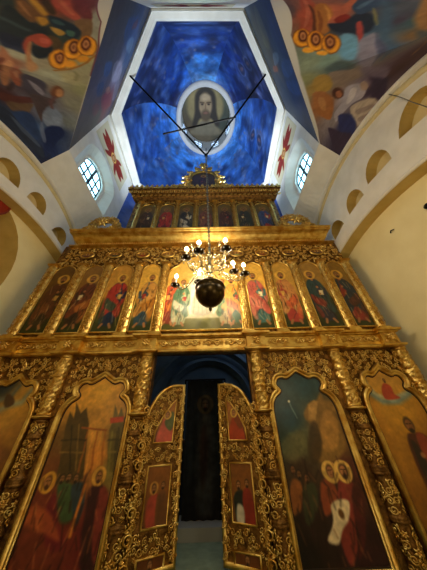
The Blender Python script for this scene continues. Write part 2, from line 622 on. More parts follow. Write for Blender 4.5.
fl = MB(); fl.box(-5, 5, -8, 3.05, FLOOR - .2, FLOOR)
struct(fl.build('floor', FLOORM))
fl = MB(); fl.box(-5, 5, 3.05, 8, FLOOR - .2, SOLEA)
struct(fl.build('floor', CARPET))
w = MB(); w.box(-4.6, 4.6, -8.2, -8, FLOOR, 7); struct(w.build('wall_back', PLASTER))
w = MB(); w.box(-4.6, 4.6, -8, -0.42, 5.45, 5.65); struct(w.build('ceiling', WHITE))
for sx, X, nm in ((-1, XL, 'wall_left'), (1, XR, 'wall_right')):
    # nave wall behind the crossing and the wall of the sanctuary
    w = MB(); w.box(min(X, X + sx * .3), max(X, X + sx * .3), -8, -0.4, FLOOR, 5.5)
    w.box(min(X, X + sx * .3), max(X, X + sx * .3), 5.35, 8, FLOOR, 7)
    struct(w.build(nm, PLASTER))
    fo, fi = arch_out(sx), arch_in(sx)
    mp = side_map(X, sx)
    ys = np.linspace(-0.4, 5.35, 48)
    outer = [(y, fo(y)) for y in ys] + [(y, fi(y)) for y in ys[::-1]]
    # half-round niches along the band: (y of centre on the lower side, radius)
    if sx < 0:
        NI = [(1.83, 4.30, .27), (2.55, 4.43, .255), (3.42, 4.33, .25), (1.02, 4.02, .29)]
    else:
        NI = [(0.93, 4.02, .33), (1.76, 4.17, .30), (2.50, 4.22, .27), (3.27, 4.22, .25)]
    holes = []
    for ci, (cy, cz, r) in enumerate(NI):
        tl = math.atan((fi(cy + .1) - fi(cy - .1)) / .2) * 1.15 - 0.06
        up = 1.62; cz -= .05
        pts = []
        for k in range(13):
            a = PI * k / 12
            px_, pz_ = r * math.cos(a), r * up * math.sin(a) ** .85
            pts.append((cy + px_ * math.cos(tl) - pz_ * math.sin(tl), cz + px_ * math.sin(tl) + pz_ * math.cos(tl)))
        holes.append(pts)
    plate(nm, WHITE, outer, holes, mp, 0.28)
    for pts in holes:
        # the niche: reveal and rounded back
        mb = MB(); q = np.array(pts); c = q.mean(0); n = len(q)
        mb.grid(np.array([mp(np.c_[c + (q - c) * .995, np.full(n, h)]) for h in (-.004, -.24)]), closed_v=True)
        struct(mb.build('trim_1', OCHRE))
        mb = MB(); mb.grid(np.array([mp(np.c_[c + (q - c) * k_, np.full(n, h)]) for k_, h in ((1.0, -.24), (.7, -.28), (.35, -.30), (.01, -.305))]), closed_v=True)
        struct(mb.build('trim_1', BEIGE, smooth=True))
    # double moulding following the arch, and the lip of its inner edge
    ym = np.linspace(-0.35, 5.3, 60)
    for off, h, m in ((-0.02, .09, WHITE), (-0.15, .05, BEIGE)):
        mb = MB()
        path = []
        for y in ym:
            z = fo(y); s = (y - 2.5) / 2.9; path.append((y + s * off, z + math.sqrt(max(0, 1 - s * s)) * off))
        sweep(mb, path, [(-.055, 0), (-.05, h * .7), (-.015, h), (.02, h * .9), (.04, h * .4), (.045, 0)], False, mp)
        struct(mb.build('trim_2', m, smooth=True))
    mb = MB(); sweep(mb, [(y, fi(y)) for y in ym], [(-.06, 0), (-.05, .035), (0.0, .04), (.0, -.02)], False, mp)
    struct(mb.build('trim_3', WHITE, smooth=True))
    mb = MB(); yy = np.linspace(-0.4, 5.35, 40)
    mb.grid(np.array([mp(np.array([[y, fi(y) - .005, -.01], [y, fi(y) - .005, -.45]])) for y in yy]))
    struct(mb.build('trim_4', OCHRE))
    # blind wall inside the arch
    pl_ = [(y, fi(y) + .05) for y in ys] + [(5.35, FLOOR), (-0.4, FLOOR)]
    hl = []
    if sx < 0:
        al = [(3.27, 2.7), (3.27, .7), (1.1, .7), (1.1, 2.7)] + [(2.185 + 1.085 * math.cos(q), 2.7 + 1.36 * math.sin(q)) for q in np.linspace(PI, 0, 16)[1:-1]]
        hl = [al]
    plate(nm, PLASTER, pl_, hl, side_map(X + sx * .3, sx), 0.25)
    for al in hl:
        mb = MB(); q = np.array(al); c = q.mean(0); n = len(q); mq = side_map(X + sx * .3, sx)
        mb.grid(np.array([mq(np.c_[c + (q - c) * s, np.full(n, h)]) for s, h in ((1, -.002), (.96, -.45), (.5, -.5), (.01, -.5))]), closed_v=True)
        struct(mb.build('trim_5', OCHRE))

# the wall with an arch at the near side of the crossing and behind the sanctuary
def narch(x, zl=2.58):
    return (zl + 0.15 * (x - XC) / 3.8) + 2.9 * math.sqrt(max(0, 1 - ((x - XC) / 3.8) ** 2))


w = MB()
xs = np.linspace(XL, XR, 40)
w.grid(np.array([[[x, -0.4, narch(x)], [x, -0.42, 6.1]] for x in xs])); struct(w.build('wall_near', WHITE))
w = MB(); w.box(-4.6, 4.6, 7.9, 8.1, FLOOR, 7); w.grid(np.array([[[x, 6.65, narch(x)], [x, 6.63, 6.1]] for x in xs]))
struct(w.build('wall_far', APSE))
w = MB(); w.box(-4.6, 4.6, 6.65, 8, 5.4, 5.6); struct(w.build('ceiling', APSE))

# ---- octagonal tambour
OUT = [(-1.34, -.36), (-3.47, 1.92), (-3.47, 4.5), (-1.34, 6.6), (1.28, 6.6), (3.12, 4.5), (3.12, 1.82), (1.28, -.36)]
INN = [(-1.25, -.14), (-3.06, 1.93), (-3.14, 4.5), (-1.2, 6.35), (1.1, 6.35), (2.9, 4.5), (2.82, 1.80), (1.18, -.14)]
ZL, ZR = 6.0, 9.6
SPEND = {'ML': dict(X=-3.95, zc=2.43, T=2.0, xn=-1.3, A=(-3.47, 1.92, 6.0), B=(-1.34, -0.36, 6.0)),
         'MR': dict(X=3.65, zc=2.73, T=2.0, xn=1.2, A=(3.12, 1.82, 6.0), B=(1.28, -0.36, 6.0))}


def pend(s, u, v):
    """pendentive: ruled between the two arches that meet at the corner pier and the octagon"""
    zn = lambda x: (2.58 + 0.15 * (x + 0.15) / 3.8) + 2.9 * np.sqrt(np.clip(1 - ((x + 0.15) / 3.8) ** 2, 0, 1))
    a = np.clip(u * 2, 0, 1)
    xn = s['xn'] + (s['X'] - s['xn']) * np.sin(a * PI / 2)
    N = np.stack([xn, np.full_like(u, -0.4), np.where(a < 1, zn(xn), s['zc'])], -1)
    b = np.clip(u * 2 - 1, 0, 1)
    y = -0.4 + (s['T'] + 0.4) * (1 - np.cos(b * PI / 2))
    Wp = np.stack([np.full_like(u, s['X']), y, s['zc'] + np.sqrt(np.clip(8.41 - (y - 2.5) ** 2, 0, 9))], -1)
    bot = np.where((u <= 0.5)[..., None], N, Wp)
    top = np.array(s['B']) * (1 - u)[..., None] + np.array(s['A']) * u[..., None]
    return bot * (1 - v)[..., None] + top * v[..., None]


def halo3(cv, c, f):
    def sc(p, k):
        cx = sum(a for a, _ in p) / len(p); cy = sum(q for _, q in p) / len(p)
        return [(cx + (a - cx) * k, cy + (q - cy) * k) for a, q in p]
    cv.poly(sc(c, 1.05), '8a4c14', .02); cv.poly(sc(c, .93), 'f0a428', .02); cv.poly(sc(f, 1.25), 'c07818', .02)
    cv.poly(f, '5c2c14', .015); cv.poly(sc(f, .66), 'b87c4c', .015); cv.poly(sc(f, .3), '8c5430', .012)


def shapes(cv, key, L):
    for col, soft, a, pts in L:
        cv.poly(smoothpath(pts, 3, True), col, soft, a)


def paint_mural_left(cv):
    cv.warp(.02, .15)
    cv.base([(1.32,0.775,'26343a'),(1.335,1.113,'6c4a30'),(0.855,1.175,'9c4434'),(0.69,1.562,'6c3030'),(0.84,2.125,'989888'),(1.335,2.4,'9c9c88'),(1.95,1.3,'16202c'),(1.725,1.55,'17222c'),(1.545,1.837,'2c3c38'),(2.04,2.45,'a8a680'),(2.79,2.225,'a8a078'),(3.075,2.475,'98986c'),(2.895,1.988,'a0a490'),(3.135,1.825,'9a9c8c'),(2.55,1.613,'a0a08c'),(2.85,1.55,'8c5844'),(3.42,1.587,'9c6850'),(4.47,1.062,'4a2c34'),(3.975,1.638,'544c5c'),(3.855,1.875,'6c6c78'),(3.795,2.375,'8c8c78'),(5.115,0.562,'28344c'),(5.325,0.713,'2c4474'),(4.485,1.762,'74809c'),(4.725,1.963,'8494b0'),(5.25,1.275,'4c6898'),(5.655,1.35,'1c2c5c'),(5.895,0.675,'1c2444'),(5.22,2.075,'34446c'),(4.635,2.275,'7c8484')], 3.0)
    shapes(cv, 'ML', [
        ('182630', .03, 1, [(1.5,0.887),(1.35,0.9),(1.515,1.2),(1.575,1.413),(1.905,1.525),(2.235,1.587),(2.34,1.462),(2.16,1.3)]),
        ('141c38', .03, .9, [(2.1,1.275),(2.07,1.4),(2.1,1.562),(2.46,1.65),(2.46,1.538),(2.43,1.4)]),
        ('141e2a', .03, 1, [(2.145,1.625),(2.115,1.75),(1.965,1.837),(2.295,1.875),(2.475,1.787),(2.37,1.675)]),
        ('6c4a30', .03, 1, [(1.17,0.75),(1.11,0.863),(1.38,1.3),(1.56,1.312),(1.41,1.062)]),
        ('b88a38', .03, 1, [(1.02,0.737),(0.99,0.85),(1.14,1.25),(1.275,1.312),(1.17,1.075)]),
        ('342c22', .03, .9, [(0.945,0.863),(0.855,0.925),(1.065,1.338),(1.17,1.325)]),
        ('a85040', .03, 1, [(0.795,0.875),(0.69,0.938),(0.9,1.738),(1.05,1.762),(1.05,1.538)]),
        ('c07050', .02, .6, [(0.765,0.975),(0.735,1.025),(0.915,1.6),(0.96,1.538)]),
        ('6c3030', .03, 1, [(0.585,1.038),(0.48,1.338),(0.72,1.938),(0.945,2.05),(0.93,1.812)]),
        ('74583c', .03, 1, [(1.05,1.762),(0.87,2.05),(1.17,2.225),(1.455,2.2),(1.38,2.0)]),
        ('a87c30', .03, 1, [(1.38,1.275),(1.305,1.375),(1.365,1.487),(1.545,1.475)]),
        ('1c2c3c', .03, 1, [(1.245,1.35),(1.17,1.512),(1.215,1.925),(1.41,2.062),(1.575,1.938),(1.455,1.638)]),
        ('4c7468', .02, .8, [(1.395,1.787),(1.365,1.925),(1.5,1.975),(1.53,1.887)]),
        ('3c5c60', .02, .7, [(1.275,1.45),(1.23,1.562),(1.29,1.688),(1.35,1.575)]),
        ('a8823c', .02, 1, [(1.485,1.562),(1.44,1.7),(1.5,1.837),(1.62,1.762)]),
        ('4a3a24', .03, 1, [(1.74,1.663),(1.695,1.8),(1.875,1.925),(2.07,1.875)]),
        ('a04434', .02, 1, [(2.085,1.512),(1.83,1.525),(1.74,1.625),(1.89,1.787),(2.1,1.775),(2.085,1.65),(2.07,1.587),(2.49,1.688),(2.43,1.625)]),
        ('c06050', .02, .7, [(1.875,1.613),(1.845,1.713),(1.95,1.762),(1.995,1.688)]),
        ('a87850', .02, 1, [(2.1,1.575),(2.115,1.613),(2.43,1.675),(2.655,1.762),(2.82,1.75),(2.535,1.663)]),
        ('b0845c', .02, 1, [(2.715,1.713),(2.64,1.775),(2.775,1.837),(2.97,1.812),(2.91,1.75)]),
        ('a06a50', .02, 1, [(2.475,1.413),(2.55,1.487),(2.775,1.6),(2.94,1.587),(2.76,1.487)]),
        ('5c2c24', .02, .8, [(2.82,1.5),(2.85,1.55),(3.225,1.525),(3.405,1.45)]),
        ('b8845f', .02, 1, [(2.97,1.55),(2.805,1.575),(2.955,1.638),(3.405,1.562),(3.63,1.45)]),
        ('b07c5c', .02, 1, [(3.48,1.45),(3.45,1.525),(3.96,1.375),(4.08,1.25)]),
        ('9c5c48', .02, 1, [(3.045,1.625),(2.955,1.688),(3.39,1.688),(3.87,1.538),(3.795,1.475)]),
        ('c09070', .02, .8, [(3.15,1.625),(3.15,1.663),(3.435,1.625),(3.495,1.575)]),
        ('3c2c34', .02, .8, [(3.99,1.35),(3.825,1.475),(4.17,1.338),(4.26,1.2)]),
        ('4c4858', .03, 1, [(3.24,1.688),(3.165,1.8),(3.345,1.938),(3.825,1.863),(4.155,1.65),(3.9,1.575)]),
        ('9c98a8', .02, .8, [(3.435,1.725),(3.51,1.8),(3.735,1.875),(3.9,1.825),(3.765,1.738)]),
        ('5c3434', .02, 1, [(4.425,1.025),(4.38,1.25),(4.155,1.65),(4.365,1.587),(4.62,1.15),(4.665,0.838)]),
        ('6c5848', .02, 1, [(4.695,0.912),(4.545,1.3),(4.41,1.575),(4.815,1.262),(4.92,0.875)]),
        ('54484c', .02, 1, [(4.065,1.613),(3.915,1.85),(3.975,2.038),(4.38,1.8),(4.965,1.512),(4.74,1.525),(4.41,1.575)]),
        ('8494b0', .03, .9, [(4.575,1.713),(4.26,1.975),(4.47,2.125),(4.92,2.038),(5.1,1.688),(4.95,1.575)]),
        ('2c4474', .03, 1, [(4.965,0.787),(4.785,1.275),(5.025,1.325),(5.475,1.075),(5.46,0.7),(5.22,0.637)]),
        ('28344c', .02, 1, [(4.875,0.637),(4.965,0.737),(5.325,0.737),(5.715,0.863),(5.925,0.6),(5.7,0.275),(5.265,0.075)]),
        ('5c6c8c', .02, .6, [(5.04,0.65),(5.28,0.737),(5.655,0.85),(5.67,0.725),(5.37,0.55)]),
        ('1c2c5c', .03, 1, [(5.22,1.438),(5.01,1.787),(4.98,2.087),(5.295,2.138),(5.7,1.538),(5.94,0.713),(5.625,1.075)]),
        ('7c88a8', .02, .7, [(5.055,1.413),(5.025,1.512),(5.52,1.288),(5.55,1.113)]),
    ])
    cv.stroke([(1.725,1.062),(1.755,1.238),(1.785,1.425)], .05, '41565e', .04, .8)
    cv.stroke([(1.185,0.825),(1.41,1.2)], .03, 'a87850', .02, .7)
    for c, f in (([(2.19,2.112),(2.355,2.125),(2.52,2.112),(2.61,2.05),(2.61,1.988),(2.55,1.938),(2.4,1.887),(2.235,1.863),(2.085,1.875),(1.995,1.913),(1.98,1.988),(2.04,2.062)], [(2.205,2.05),(2.295,2.062),(2.385,2.062),(2.445,2.038),(2.43,2.0),(2.385,1.975),(2.31,1.95),(2.205,1.925),(2.13,1.938),(2.07,1.95),(2.07,1.988),(2.115,2.025)]), ([(1.74,2.225),(1.905,2.25),(2.07,2.225),(2.16,2.163),(2.175,2.087),(2.1,2.025),(1.95,1.963),(1.785,1.925),(1.65,1.938),(1.56,1.988),(1.545,2.075),(1.605,2.163)], [(1.725,2.15),(1.83,2.163),(1.92,2.163),(1.965,2.138),(1.98,2.1),(1.92,2.05),(1.83,2.013),(1.74,2.0),(1.65,2.0),(1.605,2.025),(1.59,2.062),(1.635,2.112)]), ([(1.5,2.438),(1.665,2.45),(1.815,2.413),(1.905,2.338),(1.92,2.25),(1.845,2.175),(1.725,2.112),(1.56,2.087),(1.425,2.1),(1.335,2.175),(1.32,2.275),(1.38,2.375)], [(1.515,2.312),(1.605,2.325),(1.695,2.312),(1.755,2.288),(1.755,2.237),(1.71,2.188),(1.62,2.15),(1.53,2.138),(1.44,2.138),(1.38,2.175),(1.38,2.225),(1.425,2.275)])):
        halo3(cv, c, f)
    cv.poly([(2.265,2.237),(2.34,2.237),(2.415,2.212),(2.46,2.175),(2.49,2.138),(2.46,2.1),(2.415,2.075),(2.34,2.075),(2.265,2.087),(2.205,2.125),(2.19,2.175),(2.205,2.212)], 'e09828', .03); cv.poly([(1.965,2.4),(2.025,2.4),(2.1,2.363),(2.145,2.312),(2.175,2.263),(2.16,2.225),(2.115,2.2),(2.055,2.2),(1.98,2.225),(1.935,2.275),(1.905,2.325),(1.92,2.375)], 'e09828', .03)
    cv.stroke([(2.7,2.013),(2.49,2.188),(2.13,2.363),(1.785,2.462)], .03, '9c5c14', .02)
    cv.poly([(3.435,2.175),(3.57,2.163),(3.69,2.125),(3.795,2.062),(3.81,2.013),(3.75,1.975),(3.63,1.975),(3.48,2.0),(3.345,2.038),(3.255,2.087),(3.255,2.125),(3.315,2.163)], '7c4c2c', .03); cv.poly([(3.48,2.163),(3.57,2.163),(3.66,2.138),(3.72,2.1),(3.72,2.075),(3.675,2.05),(3.6,2.05),(3.495,2.062),(3.435,2.075),(3.36,2.112),(3.36,2.138),(3.405,2.163)], 'b88458', .02)
    cv.stroke([(3.78,2.025),(4.08,1.925),(4.29,1.938)], .06, '6c4c4c', .03)
    cv.stroke([(2.55,2.263),(2.64,2.312),(2.82,2.3)], .04, '7c7850', .03, .8)
    cv.grain(.09, .2, 1).grain(.06, .07, 2)
    # plain plaster strip beside the strip of the tambour
    cv.warp(0, 1)
    cv.poly([(0.345,1.638),(0.81,2.312),(1.53,2.487),(2.505,2.5),(3.66,2.487),(5.595,2.5)] + [(7, 2.52), (7, 2.9), (-1, 2.9), (-1, 1.7)], 'cfcabd', .02)
    cv.stroke([(0.345,1.638),(0.81,2.312),(1.53,2.487),(2.505,2.5)], .035, '6a3440', .015)


def paint_mural_right(cv):
    cv.warp(.02, .15)
    cv.base([(0.66,1.8,'544448'),(0.975,1.638,'a04c38'),(1.305,1.512,'a86c34'),(1.305,1.075,'b0604c'),(1.83,1.325,'18243c'),(1.47,0.75,'2c4468'),(2.205,1.087,'3c5878'),(2.985,1.312,'445470'),(2.265,0.95,'403850'),(2.415,0.887,'34505c'),(2.85,0.975,'7c5c3c'),(4.035,0.65,'4c3440'),(2.145,2.363,'7c8c7c'),(2.4,2.15,'8c9c84'),(2.28,1.6,'6c98b8'),(2.535,1.587,'70a4cc'),(2.58,1.9,'7c988c'),(2.88,1.85,'4c5c5c'),(3.495,1.725,'8c7c70'),(2.79,1.487,'848098'),(4.125,1.075,'6c5c70'),(4.335,0.613,'4c3438'),(2.94,2.363,'84885c'),(3.33,2.138,'a8883c'),(4.305,2.125,'a0683c'),(4.38,1.425,'a8a4b4'),(5.01,0.737,'b0a49c'),(4.605,0.762,'3c3048'),(5.31,1.0,'2c3468'),(5.7,0.963,'3c3048'),(5.01,1.65,'8c8488'),(5.4,0.0,'6c5c5c'),(5.97,0.5,'201c34')], 3.0)
    shapes(cv, 'MR', [
        ('a04c38', .03, 1, [(0.51,1.113),(0.66,0.938),(1.41,1.762),(1.425,1.938),(1.23,2.0)]),
        ('c07058', .02, .6, [(0.615,1.137),(0.66,1.075),(1.245,1.762),(1.2,1.837)]),
        ('5c3020', .02, 1, [(0.825,1.275),(0.93,1.3),(1.515,1.75),(1.455,1.8)]),
        ('a86c34', .03, 1, [(0.93,1.275),(0.99,1.013),(1.56,1.45),(1.74,1.675),(1.56,1.775)]),
        ('d09850', .02, .7, [(1.02,1.1),(1.11,1.125),(1.485,1.425),(1.455,1.462)]),
        ('7c4420', .02, .8, [(1.065,1.35),(1.11,1.325),(1.575,1.663),(1.53,1.713)]),
        ('b0604c', .02, 1, [(1.455,1.462),(1.26,1.025),(1.17,0.675),(1.23,0.637),(1.47,1.125),(1.605,1.45)]),
        ('7c2420', .02, 1, [(1.47,1.35),(1.47,1.125),(1.695,1.2),(1.755,1.375)]),
        ('18243c', .03, 1, [(1.5,1.487),(1.65,1.3),(1.59,1.0),(1.86,1.0),(2.16,1.188),(2.19,1.338),(1.965,1.45),(1.71,1.55)]),
        ('2c4468', .02, 1, [(1.35,0.9),(1.335,0.637),(1.5,0.525),(1.68,0.9),(1.62,1.05)]),
        ('5c7ca0', .02, .6, [(1.425,0.9),(1.425,0.675),(1.485,0.688),(1.515,0.925)]),
        ('a04040', .02, 1, [(1.845,1.238),(1.86,1.163),(2.25,1.35),(2.415,1.462),(2.13,1.375)]),
        ('8c8850', .02, .7, [(1.635,0.85),(1.77,0.912),(2.1,1.1),(2.1,1.125),(1.845,1.0)]),
        ('3c5878', .04, .8, [(1.62,0.737),(1.71,0.663),(2.535,1.163),(3.555,1.225),(2.55,1.288)]),
        ('34485c', .03, .7, [(1.77,0.5),(1.875,0.5),(2.715,1.0),(3.255,1.05)]),
        ('8c6844', .03, 1, [(1.995,0.575),(1.935,0.45),(3.75,0.637),(3.99,0.588),(2.715,0.988)]),
        ('6ca4cc', .03, .9, [(1.98,1.55),(2.07,1.413),(2.415,1.487),(2.88,1.638),(2.61,1.738)]),
        ('4c5c5c', .03, .8, [(2.85,2.013),(2.715,1.837),(2.91,1.7),(3.285,1.625),(3.18,1.825)]),
        ('88849c', .03, .9, [(2.43,1.475),(2.31,1.338),(2.355,1.238),(2.985,1.4),(3.69,1.325),(3.135,1.6)]),
        ('44486c', .02, .7, [(2.355,1.238),(2.46,1.25),(3.225,1.338),(3.615,1.325),(2.895,1.4)]),
        ('8c7c70', .03, .9, [(2.985,1.975),(3.33,1.65),(3.87,1.388),(3.795,1.663),(3.48,1.938)]),
        ('a8883c', .03, 1, [(3.045,2.25),(2.97,2.062),(3.39,1.938),(3.795,1.95),(3.6,2.225)]),
        ('a0683c', .03, 1, [(3.6,2.312),(3.795,2.038),(4.47,1.787),(5.025,1.8),(4.56,2.25)]),
        ('c09058', .02, .6, [(3.885,2.2),(4.005,2.075),(4.56,2.0),(4.35,2.175)]),
        ('3c3048', .03, 1, [(3.87,1.325),(4.065,1.062),(4.68,0.4),(5.01,0.15),(4.845,0.625)]),
        ('74687c', .03, .8, [(3.435,1.525),(3.72,1.238),(4.245,0.762),(4.425,0.725),(3.975,1.288)]),
        ('a8a4b4', .02, 1, [(4.05,1.613),(4.095,1.413),(4.53,1.0),(4.74,0.938),(4.785,1.175),(4.98,1.363),(5.175,1.5),(4.86,1.7),(4.545,1.55)]),
        ('d4d0d4', .02, .7, [(4.23,1.475),(4.275,1.338),(4.605,1.225),(4.695,1.388)]),
        ('a89080', .02, .9, [(4.425,1.025),(4.5,0.988),(4.545,0.988),(4.53,1.038),(4.47,1.125),(4.38,1.2),(4.275,1.262),(4.17,1.3),(4.14,1.288),(4.14,1.25),(4.215,1.175),(4.32,1.1)]),
        ('b4a698', .02, 1, [(4.89,1.163),(4.815,0.975),(4.875,0.537),(5.085,0.05),(5.235,0.0),(5.43,0.0),(5.43,0.237),(5.16,0.863)]),
        ('8c7c78', .015, .8, [(5.025,0.863),(5.04,0.275),(5.1,0.15),(5.16,0.637)]),
        ('8c7c78', .015, .8, [(5.25,0.525),(5.205,0.138),(5.25,0.025),(5.34,0.3)]),
        ('2c3468', .03, 1, [(4.995,1.5),(5.055,1.1),(5.415,0.35),(5.58,0.263),(5.505,1.062)]),
        ('3c3048', .03, 1, [(5.295,1.825),(5.505,1.062),(5.58,0.263),(5.88,0.15),(6.0,0.362),(5.835,1.288)]),
    ])
    for c, f in (([(1.665,1.925),(1.785,2.0),(1.83,2.087),(1.8,2.188),(1.695,2.263),(1.56,2.288),(1.41,2.275),(1.305,2.188),(1.26,2.075),(1.29,1.963),(1.395,1.887),(1.53,1.887)], [(1.56,1.963),(1.635,2.013),(1.68,2.062),(1.665,2.112),(1.62,2.15),(1.53,2.15),(1.44,2.125),(1.365,2.075),(1.32,2.013),(1.335,1.95),(1.38,1.925),(1.47,1.938)]), ([(1.935,1.775),(2.07,1.85),(2.13,1.925),(2.1,2.0),(2.01,2.062),(1.845,2.075),(1.68,2.038),(1.56,1.963),(1.5,1.85),(1.53,1.762),(1.635,1.725),(1.77,1.725)], [(1.815,1.8),(1.905,1.85),(1.95,1.9),(1.95,1.95),(1.89,1.975),(1.785,1.975),(1.695,1.95),(1.605,1.9),(1.56,1.837),(1.575,1.787),(1.635,1.762),(1.725,1.775)]), ([(2.22,1.638),(2.34,1.7),(2.4,1.762),(2.385,1.837),(2.28,1.875),(2.13,1.887),(1.98,1.863),(1.845,1.787),(1.8,1.7),(1.815,1.625),(1.92,1.587),(2.055,1.6)], [(2.085,1.675),(2.175,1.713),(2.22,1.762),(2.22,1.8),(2.16,1.825),(2.055,1.812),(1.95,1.787),(1.875,1.75),(1.83,1.688),(1.83,1.65),(1.89,1.638),(1.98,1.638)])):
        halo3(cv, c, f)
    cv.poly([(2.055,2.025),(2.085,2.05),(2.085,2.087),(2.055,2.138),(2.01,2.188),(1.95,2.212),(1.89,2.212),(1.86,2.188),(1.845,2.138),(1.875,2.087),(1.935,2.038),(1.995,2.025)], 'f0a830', .02); cv.poly([(2.325,1.863),(2.355,1.887),(2.355,1.925),(2.325,1.963),(2.28,2.0),(2.22,2.025),(2.175,2.025),(2.145,2.0),(2.145,1.963),(2.175,1.913),(2.22,1.887),(2.28,1.863)], 'f0a830', .02)
    cv.poly([(4.215,1.613),(4.335,1.6),(4.365,1.638),(4.35,1.713),(4.26,1.787),(4.125,1.863),(3.975,1.887),(3.87,1.887),(3.81,1.85),(3.84,1.8),(3.93,1.738),(4.08,1.663)], '4c2c20', .025); cv.poly([(4.23,1.638),(4.305,1.638),(4.335,1.65),(4.335,1.688),(4.275,1.738),(4.185,1.787),(4.095,1.8),(4.005,1.812),(3.99,1.787),(4.005,1.75),(4.05,1.713),(4.14,1.675)], 'a86c4c', .02)
    cv.grain(.09, .2, 4).grain(.06, .07, 5)
    cv.warp(0, 1)
    cv.poly([(0.36,1.587),(1.305,2.275),(2.685,2.413),(4.065,2.4),(5.265,2.338)] + [(7, 2.46), (7, 2.9), (-1, 2.9), (-1, 1.9)], 'cfd0cc', .02)


for key, fn, nm in (('ML', paint_mural_left, 'wall_left_mural'), ('MR', paint_mural_right, 'wall_right_mural')):
    U, V = np.meshgrid(np.linspace(0, 1, 420), np.linspace(0, 1, 170), indexing='ij')
    cv = Canvas(U * 6, V * 2.5); fn(cv)
    mb = MB(); Q = pend(SPEND[key], U, V); mb.grid(Q); mb.C = [cv.c]
    o = struct(mb.build(nm, PAINT, smooth=True))

# plaster between the side arches and the octagon, and the far pendentives
for sx, X, key in ((-1, XL, 'ML'), (1, XR, 'MR')):
    fo = arch_out(sx); A = OUT[1] if sx < 0 else OUT[6]; B = OUT[2] if sx < 0 else OUT[5]; Cc = OUT[3] if sx < 0 else OUT[4]
    mb = MB(); P = []
    for t in np.linspace(0, 1, 20):
        y = 2.0 + 2.5 * t; P.append([(X, y, fo(y)), (A[0] + (B[0] - A[0]) * t, A[1] + (B[1] - A[1]) * t, ZL)])
    mb.grid(np.array(P)); P = []
    for t in np.linspace(0, 1, 20):
        y = 4.5 + .85 * min(1, t * 2); z = fo(y) if t <= .5 else narch(X + (Cc[0] - X) * (t * 2 - 1)); x = X if t <= .5 else X + (Cc[0] - X) * (t * 2 - 1)
        yy = y if t <= .5 else 5.35 + 1.3 * min(1, (t * 2 - 1) * 4)
        P.append([(x, yy, z), (B[0] + (Cc[0] - B[0]) * t, B[1] + (Cc[1] - B[1]) * t, ZL)])
    mb.grid(np.array(P)); struct(mb.build('wall_pendentive', WHITE))


def seg_map(p0, p1, z0=0.0):
    """vertical plane through p0 and p1; (u, v, h): along, up, towards the room"""
    d = np.array(p1, float) - np.array(p0, float); L = np.linalg.norm(d); d /= L
    n = np.array([d[1], -d[0]]); c = np.array([XC, 3.1]) - np.array(p0)
    if n @ c < 0: n = -n
    return (lambda q: np.stack([p0[0] + d[0] * q[:, 0] + n[0] * q[:, 2], p0[1] + d[1] * q[:, 0] + n[1] * q[:, 2], q[:, 1] + z0], 1)), L


def painted_face(name, mp, L, z0, z1, fn, n=(120, 170)):
    U, V = np.meshgrid(np.linspace(0, L, n[0]), np.linspace(z0, z1, n[1]), indexing='ij')
    cv = Canvas(U, V); fn(cv)
    mb = MB(); mb.grid(mp(np.stack([U.ravel(), V.ravel(), 0 * U.ravel()], 1)).reshape(U.shape + (3,))); mb.C = [cv.c]
    return struct(mb.build(name, PAINT))


STRIPL_BASE = [(0.068,6.535,'3c342c'),(0.099,9.367,'24304c'),(0.422,6.777,'3c3c40'),(0.512,8.567,'2c4470'),(0.982,6.928,'484850'),(1.121,8.88,'34507c'),(1.521,8.391,'8c88a0'),(1.554,7.144,'5c5c78'),(2.075,7.224,'5c4440'),(2.454,8.367,'7c3434'),(3.008,9.747,'3c3c54'),(2.472,6.823,'44382c'),(2.822,7.8,'4c4434'),(2.878,6.301,'3c2c20'),(2.91,6.886,'4a3c2c')]
STRIPL = [('2c4c84', .04, .8, [(0.323,7.459),(0.254,8.629),(0.756,9.201),(0.852,7.975)]), ('6c8cb0', .03, .6, [(0.727,8.178),(0.698,8.821),(1.051,9.001),(0.964,8.375)]),
          ('9c98b0', .03, .8, [(1.233,7.591),(1.264,8.43),(1.77,8.988),(1.75,8.095)]), ('3c5c98', .03, .8, [(1.113,6.787),(1.213,7.389),(1.495,7.404),(1.389,6.957)]),
          ('803030', .03, .9, [(2.027,7.505),(2.072,8.309),(2.698,9.101),(2.585,8.117)]), ('a06c50', .02, .7, [(1.836,7.639),(1.884,8.071),(2.072,8.309),(2.011,7.845)]),
          ('2c4470', .03, .7, [(1.581,6.719),(1.612,7.21),(1.957,7.429),(1.92,6.988)]), ('703028', .03, .6, [(2.122,6.956),(2.273,7.596),(2.589,7.658),(2.434,7.093)]),
          ('7c7c94', .02, .6, [(1.833,8.624),(1.847,9.106),(2.531,9.611),(2.479,9.052)]), ('8c3c38', .02, .5, [(0.347,8.117),(0.319,8.525),(0.468,8.598),(0.49,8.177)])]
STRIPR_BASE = [(-0.013,8.992,'34485c'),(0.101,5.905,'1c3058'),(0.384,8.762,'4c4c3c'),(0.308,7.468,'2c3c54'),(0.653,6.52,'203868'),(0.922,8.253,'4c4c3c'),(1.089,6.949,'3c506c'),(1.274,7.975,'54504c'),(1.419,6.552,'203868'),(1.932,8.206,'303c48'),(1.956,6.947,'182c5c'),(1.882,6.17,'141f44'),(2.52,8.413,'28303c'),(2.485,6.522,'10182c'),(2.671,6.069,'0c1224')]
